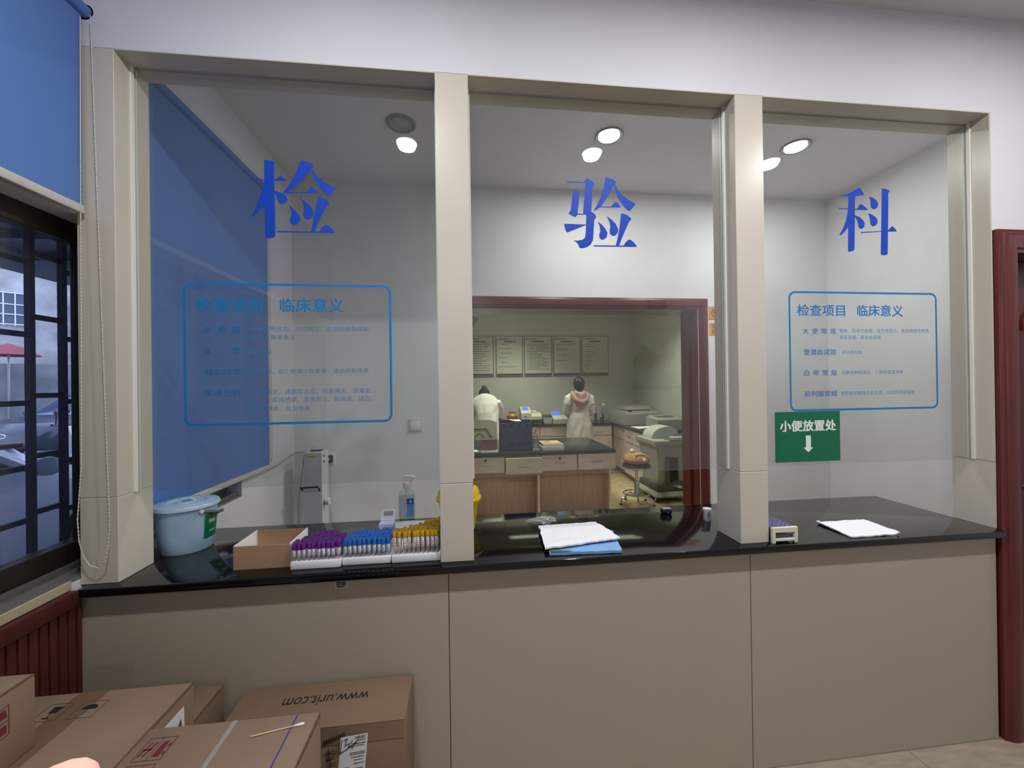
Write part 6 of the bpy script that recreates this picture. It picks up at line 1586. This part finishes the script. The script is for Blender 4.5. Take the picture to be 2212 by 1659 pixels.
def legs_and_shoes(t, W, J):
    for S_ in ('L', 'R'):
        b = B(); b.tube([W(J['hip' + S_]), W(J['knee' + S_]), W(Vector(J['ankle' + S_]) + Vector((0, 0, 0.04)))], [0.105, 0.078, 0.062], 16); obj('trouser_leg', b, trous, t)
        a, q = Vector(J['ankle' + S_]), Vector(J['toe' + S_])
        b = B(); b.tube([W((a.x, a.y - 0.06, 0.045)), W((a.x, a.y - 0.04, 0.05)), W((a.x, a.y + 0.06, 0.05)), W((q.x, q.y, 0.036)), W((q.x, q.y + 0.05, 0.03))], [0.020, 0.045, 0.048, 0.036, 0.015], 14); obj('shoe', b, shoe_m, t)
def standing_extra(t, W, J, hv, up, fw, rt):
    legs_and_shoes(t, W, J)
    rings = [(W((0, 0.01, z)), X, Y, rx, ry) for z, rx, ry in ((0.56, 0.245, 0.20), (0.70, 0.235, 0.185), (0.85, 0.215, 0.165), (0.98, 0.185, 0.14), (1.06, 0.165, 0.125), (1.16, 0.185, 0.13), (1.27, 0.205, 0.13), (1.34, 0.185, 0.11), (1.385, 0.11, 0.085), (1.41, 0.075, 0.07))]
    sl = [([W(J['shoulder' + S_]), W(Vector(J['shoulder' + S_]) * 0.5 + Vector(J['elbow' + S_]) * 0.5), W(J['elbow' + S_]), W(Vector(J['elbow' + S_]) * 0.15 + Vector(J['wrist' + S_]) * 0.85)], [0.072, 0.068, 0.062, 0.045]) for S_ in ('L', 'R')]
    garment('gown', rings, sl, coat_p, t)
    b = B()
    for S_ in ('L', 'R'):
        a, q = Vector(J['shoulder' + S_]), Vector(J['elbow' + S_])
        b.tube([W(a + Vector((0, 0, 0.025)) - a.x * Vector((0.35, 0, 0))), W(a * 0.9 + q * 0.1), W(a * 0.55 + q * 0.45)], [0.055, 0.080, 0.076], 16)
    sl_ = obj('short_sleeves', b, coat_w, t)
    # hood hanging down the back
    b = B()
    b.tube([W((0.115, 0.03, 1.40)), W((0.135, -0.06, 1.36)), W((0.09, -0.115, 1.28)), W((0.0, -0.135, 1.235)), W((-0.09, -0.115, 1.28)), W((-0.135, -0.06, 1.36)), W((-0.115, 0.03, 1.40))], [0.030, 0.042, 0.050, 0.058, 0.050, 0.042, 0.030], 14)
    b.tube([W((0.07, -0.02, 1.41)), W((0.06, -0.085, 1.375)), W((0, -0.11, 1.345)), W((-0.06, -0.085, 1.375)), W((-0.07, -0.02, 1.41))], [0.03, 0.045, 0.055, 0.045, 0.03], 14)
    b.loft([[W((0.10 * math.cos(R(a)) * k_, -0.11 - 0.02 * k_ + 0.035 * math.sin(R(a)), z)) for a in range(0, 360, 24)] for z, k_ in ((1.15, 0.25), (1.20, 0.75), (1.28, 1.0), (1.35, 0.95))])
    obj('hood', b, hood_m, t)
    b = B()
    hvz = hv + up * 0.010
    b.loft([[W(hvz + up * z + fw * (o_ + ry * math.sin(R(a))) + rt * (rx * math.cos(R(a)))) for a in range(0, 360, 15)] for z, rx, ry, o_ in ((-0.105, 0.060, 0.055, -0.045), (-0.06, 0.088, 0.085, -0.030), (0.0, 0.098, 0.100, -0.022), (0.05, 0.094, 0.098, -0.018), (0.095, 0.070, 0.075, -0.015), (0.118, 0.036, 0.040, -0.015), (0.124, 0.006, 0.006, -0.015))])
    h_ = obj('hair', b, hair_m, t)
    b = B(); b.ball(W(hv + up * 0.125 - fw * 0.03), 0.034); b.ball(W(hv - up * 0.09 - fw * 0.06), 0.034, (1.2, 1, 1)); obj('hair_bun', b, hair_m, h_)
    b = B(); b.tube([W(hv + up * 0.045 - fw * 0.116 + rt * 0.025), W(hv + up * 0.066 - fw * 0.111 + rt * 0.008), W(hv + up * 0.050 - fw * 0.118 - rt * 0.012)], 0.004, 6); obj('hair_clip', b, steel, h_)
JS = dict(pelvis=(0, 0.0, 0.90), waist=(0, 0.0, 1.06), chest=(0, 0.0, 1.26), neck=(0, 0.01, 1.385), skull=(0, 0.025, 1.45), head=(0.0, 0.035, 1.535), crown=(0.0, 0.035, 1.60),
    shoulderL=(-0.175, 0.0, 1.325), elbowL=(-0.225, 0.03, 1.06), wristL=(-0.13, 0.22, 0.985), shoulderR=(0.175, 0.0, 1.325), elbowR=(0.225, 0.03, 1.06), wristR=(0.13, 0.22, 0.985),
    hipL=(-0.09, 0, 0.86), kneeL=(-0.09, 0.015, 0.48), ankleL=(-0.09, -0.01, 0.085), toeL=(-0.10, 0.13, 0.03), hipR=(0.09, 0, 0.86), kneeR=(0.09, 0.015, 0.48), ankleR=(0.09, -0.01, 0.085), toeR=(0.10, 0.13, 0.03))
person('person in pinkish gown and pink hood standing at the far worktop, back turned', 1.895, 5.16, 0, JS, coat_p, standing_extra)
def bent_extra(t, W, J, hv, up, fw, rt):
    legs_and_shoes(t, W, J)
    rings = []
    for (px_, py_, pz_), (ty, tz), rx, ry in (((0, -0.06, 0.52), (0, 1), 0.25, 0.19), ((0, -0.06, 0.75), (0, 1), 0.235, 0.18), ((0, -0.04, 0.93), (0.1, 1), 0.205, 0.165), ((0, 0.0, 1.06), (0.35, 1), 0.205, 0.145), ((0, 0.07, 1.18), (0.5, 1), 0.235, 0.14), ((0, 0.14, 1.275), (0.6, 1), 0.235, 0.125), ((0, 0.19, 1.325), (0.7, 1), 0.18, 0.11), ((0, 0.225, 1.355), (0.8, 1), 0.10, 0.09)):
        tv = Vector((0, ty, tz)).normalized(); ay = X.cross(tv).normalized() * -1
        rings.append((W((px_, py_, pz_)), X, ay, rx, ry))
    sl = [([W(J['shoulder' + S_]), W(Vector(J['shoulder' + S_]) * 0.5 + Vector(J['elbow' + S_]) * 0.5), W(J['elbow' + S_]), W(Vector(J['elbow' + S_]) * 0.1 + Vector(J['wrist' + S_]) * 0.9)], [0.085, 0.078, 0.070, 0.048]) for S_ in ('L', 'R')]
    garment('coat', rings, sl, coat_w, t)
    b = B(); b.loft([[W(hv + up * z + fw * (o_ + ry * math.sin(R(a))) + rt * (rx * math.cos(R(a)))) for a in range(0, 360, 15)] for z, rx, ry, o_ in ((-0.105, 0.060, 0.055, -0.04), (-0.05, 0.088, 0.085, -0.028), (0.01, 0.096, 0.098, -0.02), (0.06, 0.088, 0.092, -0.016), (0.10, 0.055, 0.060, -0.012), (0.118, 0.010, 0.010, -0.012))]); h_ = obj('hair', b, hair_m, t)
    b = B(); b.ball(W(hv + up * 0.06 - fw * 0.10), 0.045, (1, 0.9, 1.1)); obj('hair_bun', b, hair_m, h_)
JB = dict(pelvis=(0, -0.05, 0.89), waist=(0, 0.0, 1.05), chest=(0, 0.12, 1.22), neck=(0, 0.22, 1.335), skull=(0, 0.275, 1.365), head=(0.0, 0.355, 1.385), crown=(0.0, 0.42, 1.40),
    shoulderL=(-0.19, 0.13, 1.265), elbowL=(-0.27, 0.20, 1.03), wristL=(-0.16, 0.38, 0.93), shoulderR=(0.19, 0.13, 1.265), elbowR=(0.27, 0.20, 1.03), wristR=(0.16, 0.38, 0.93),
    hipL=(-0.09, -0.05, 0.85), kneeL=(-0.09, 0.0, 0.47), ankleL=(-0.09, -0.03, 0.085), toeL=(-0.10, 0.11, 0.03), hipR=(0.09, -0.05, 0.85), kneeR=(0.09, 0.0, 0.47), ankleR=(0.09, -0.03, 0.085), toeR=(0.10, 0.11, 0.03))
person('person in white coat with dark tied hair bent over the far worktop', 0.285, 5.06, 0, JB, coat_w, bent_extra)

# fingertip of whoever holds the camera, low in the left corner
def from_lens(u, v, z):
    return Vector((0, -1.467, 1.54)) + (_F + _R * ((u - 1106) / 858.75) - _U * ((v - 829.5) / 858.75)) * z
tip = from_lens(112, 1690, 0.125)
pe = thing('person', 'fingertip of the person taking the photo, at the lower left corner', 'person', tip)
dn = (-_U * 0.9 + _F * 0.25 - _R * 0.25).normalized()
fing = [(tip + dn * d, r, None if i == 0 else i - 1) for i, (d, r) in enumerate(((0.0, (0.0105, 0.0085)), (0.008, (0.0125, 0.0105)), (0.020, (0.0125, 0.0105)), (0.038, (0.0088, 0.0088)), (0.055, (0.0096, 0.0096)), (0.075, (0.0095, 0.0095))))]
skinned('finger', fing, mat('finger_skin', (236, 190, 174), 0.5), pe, root=3)
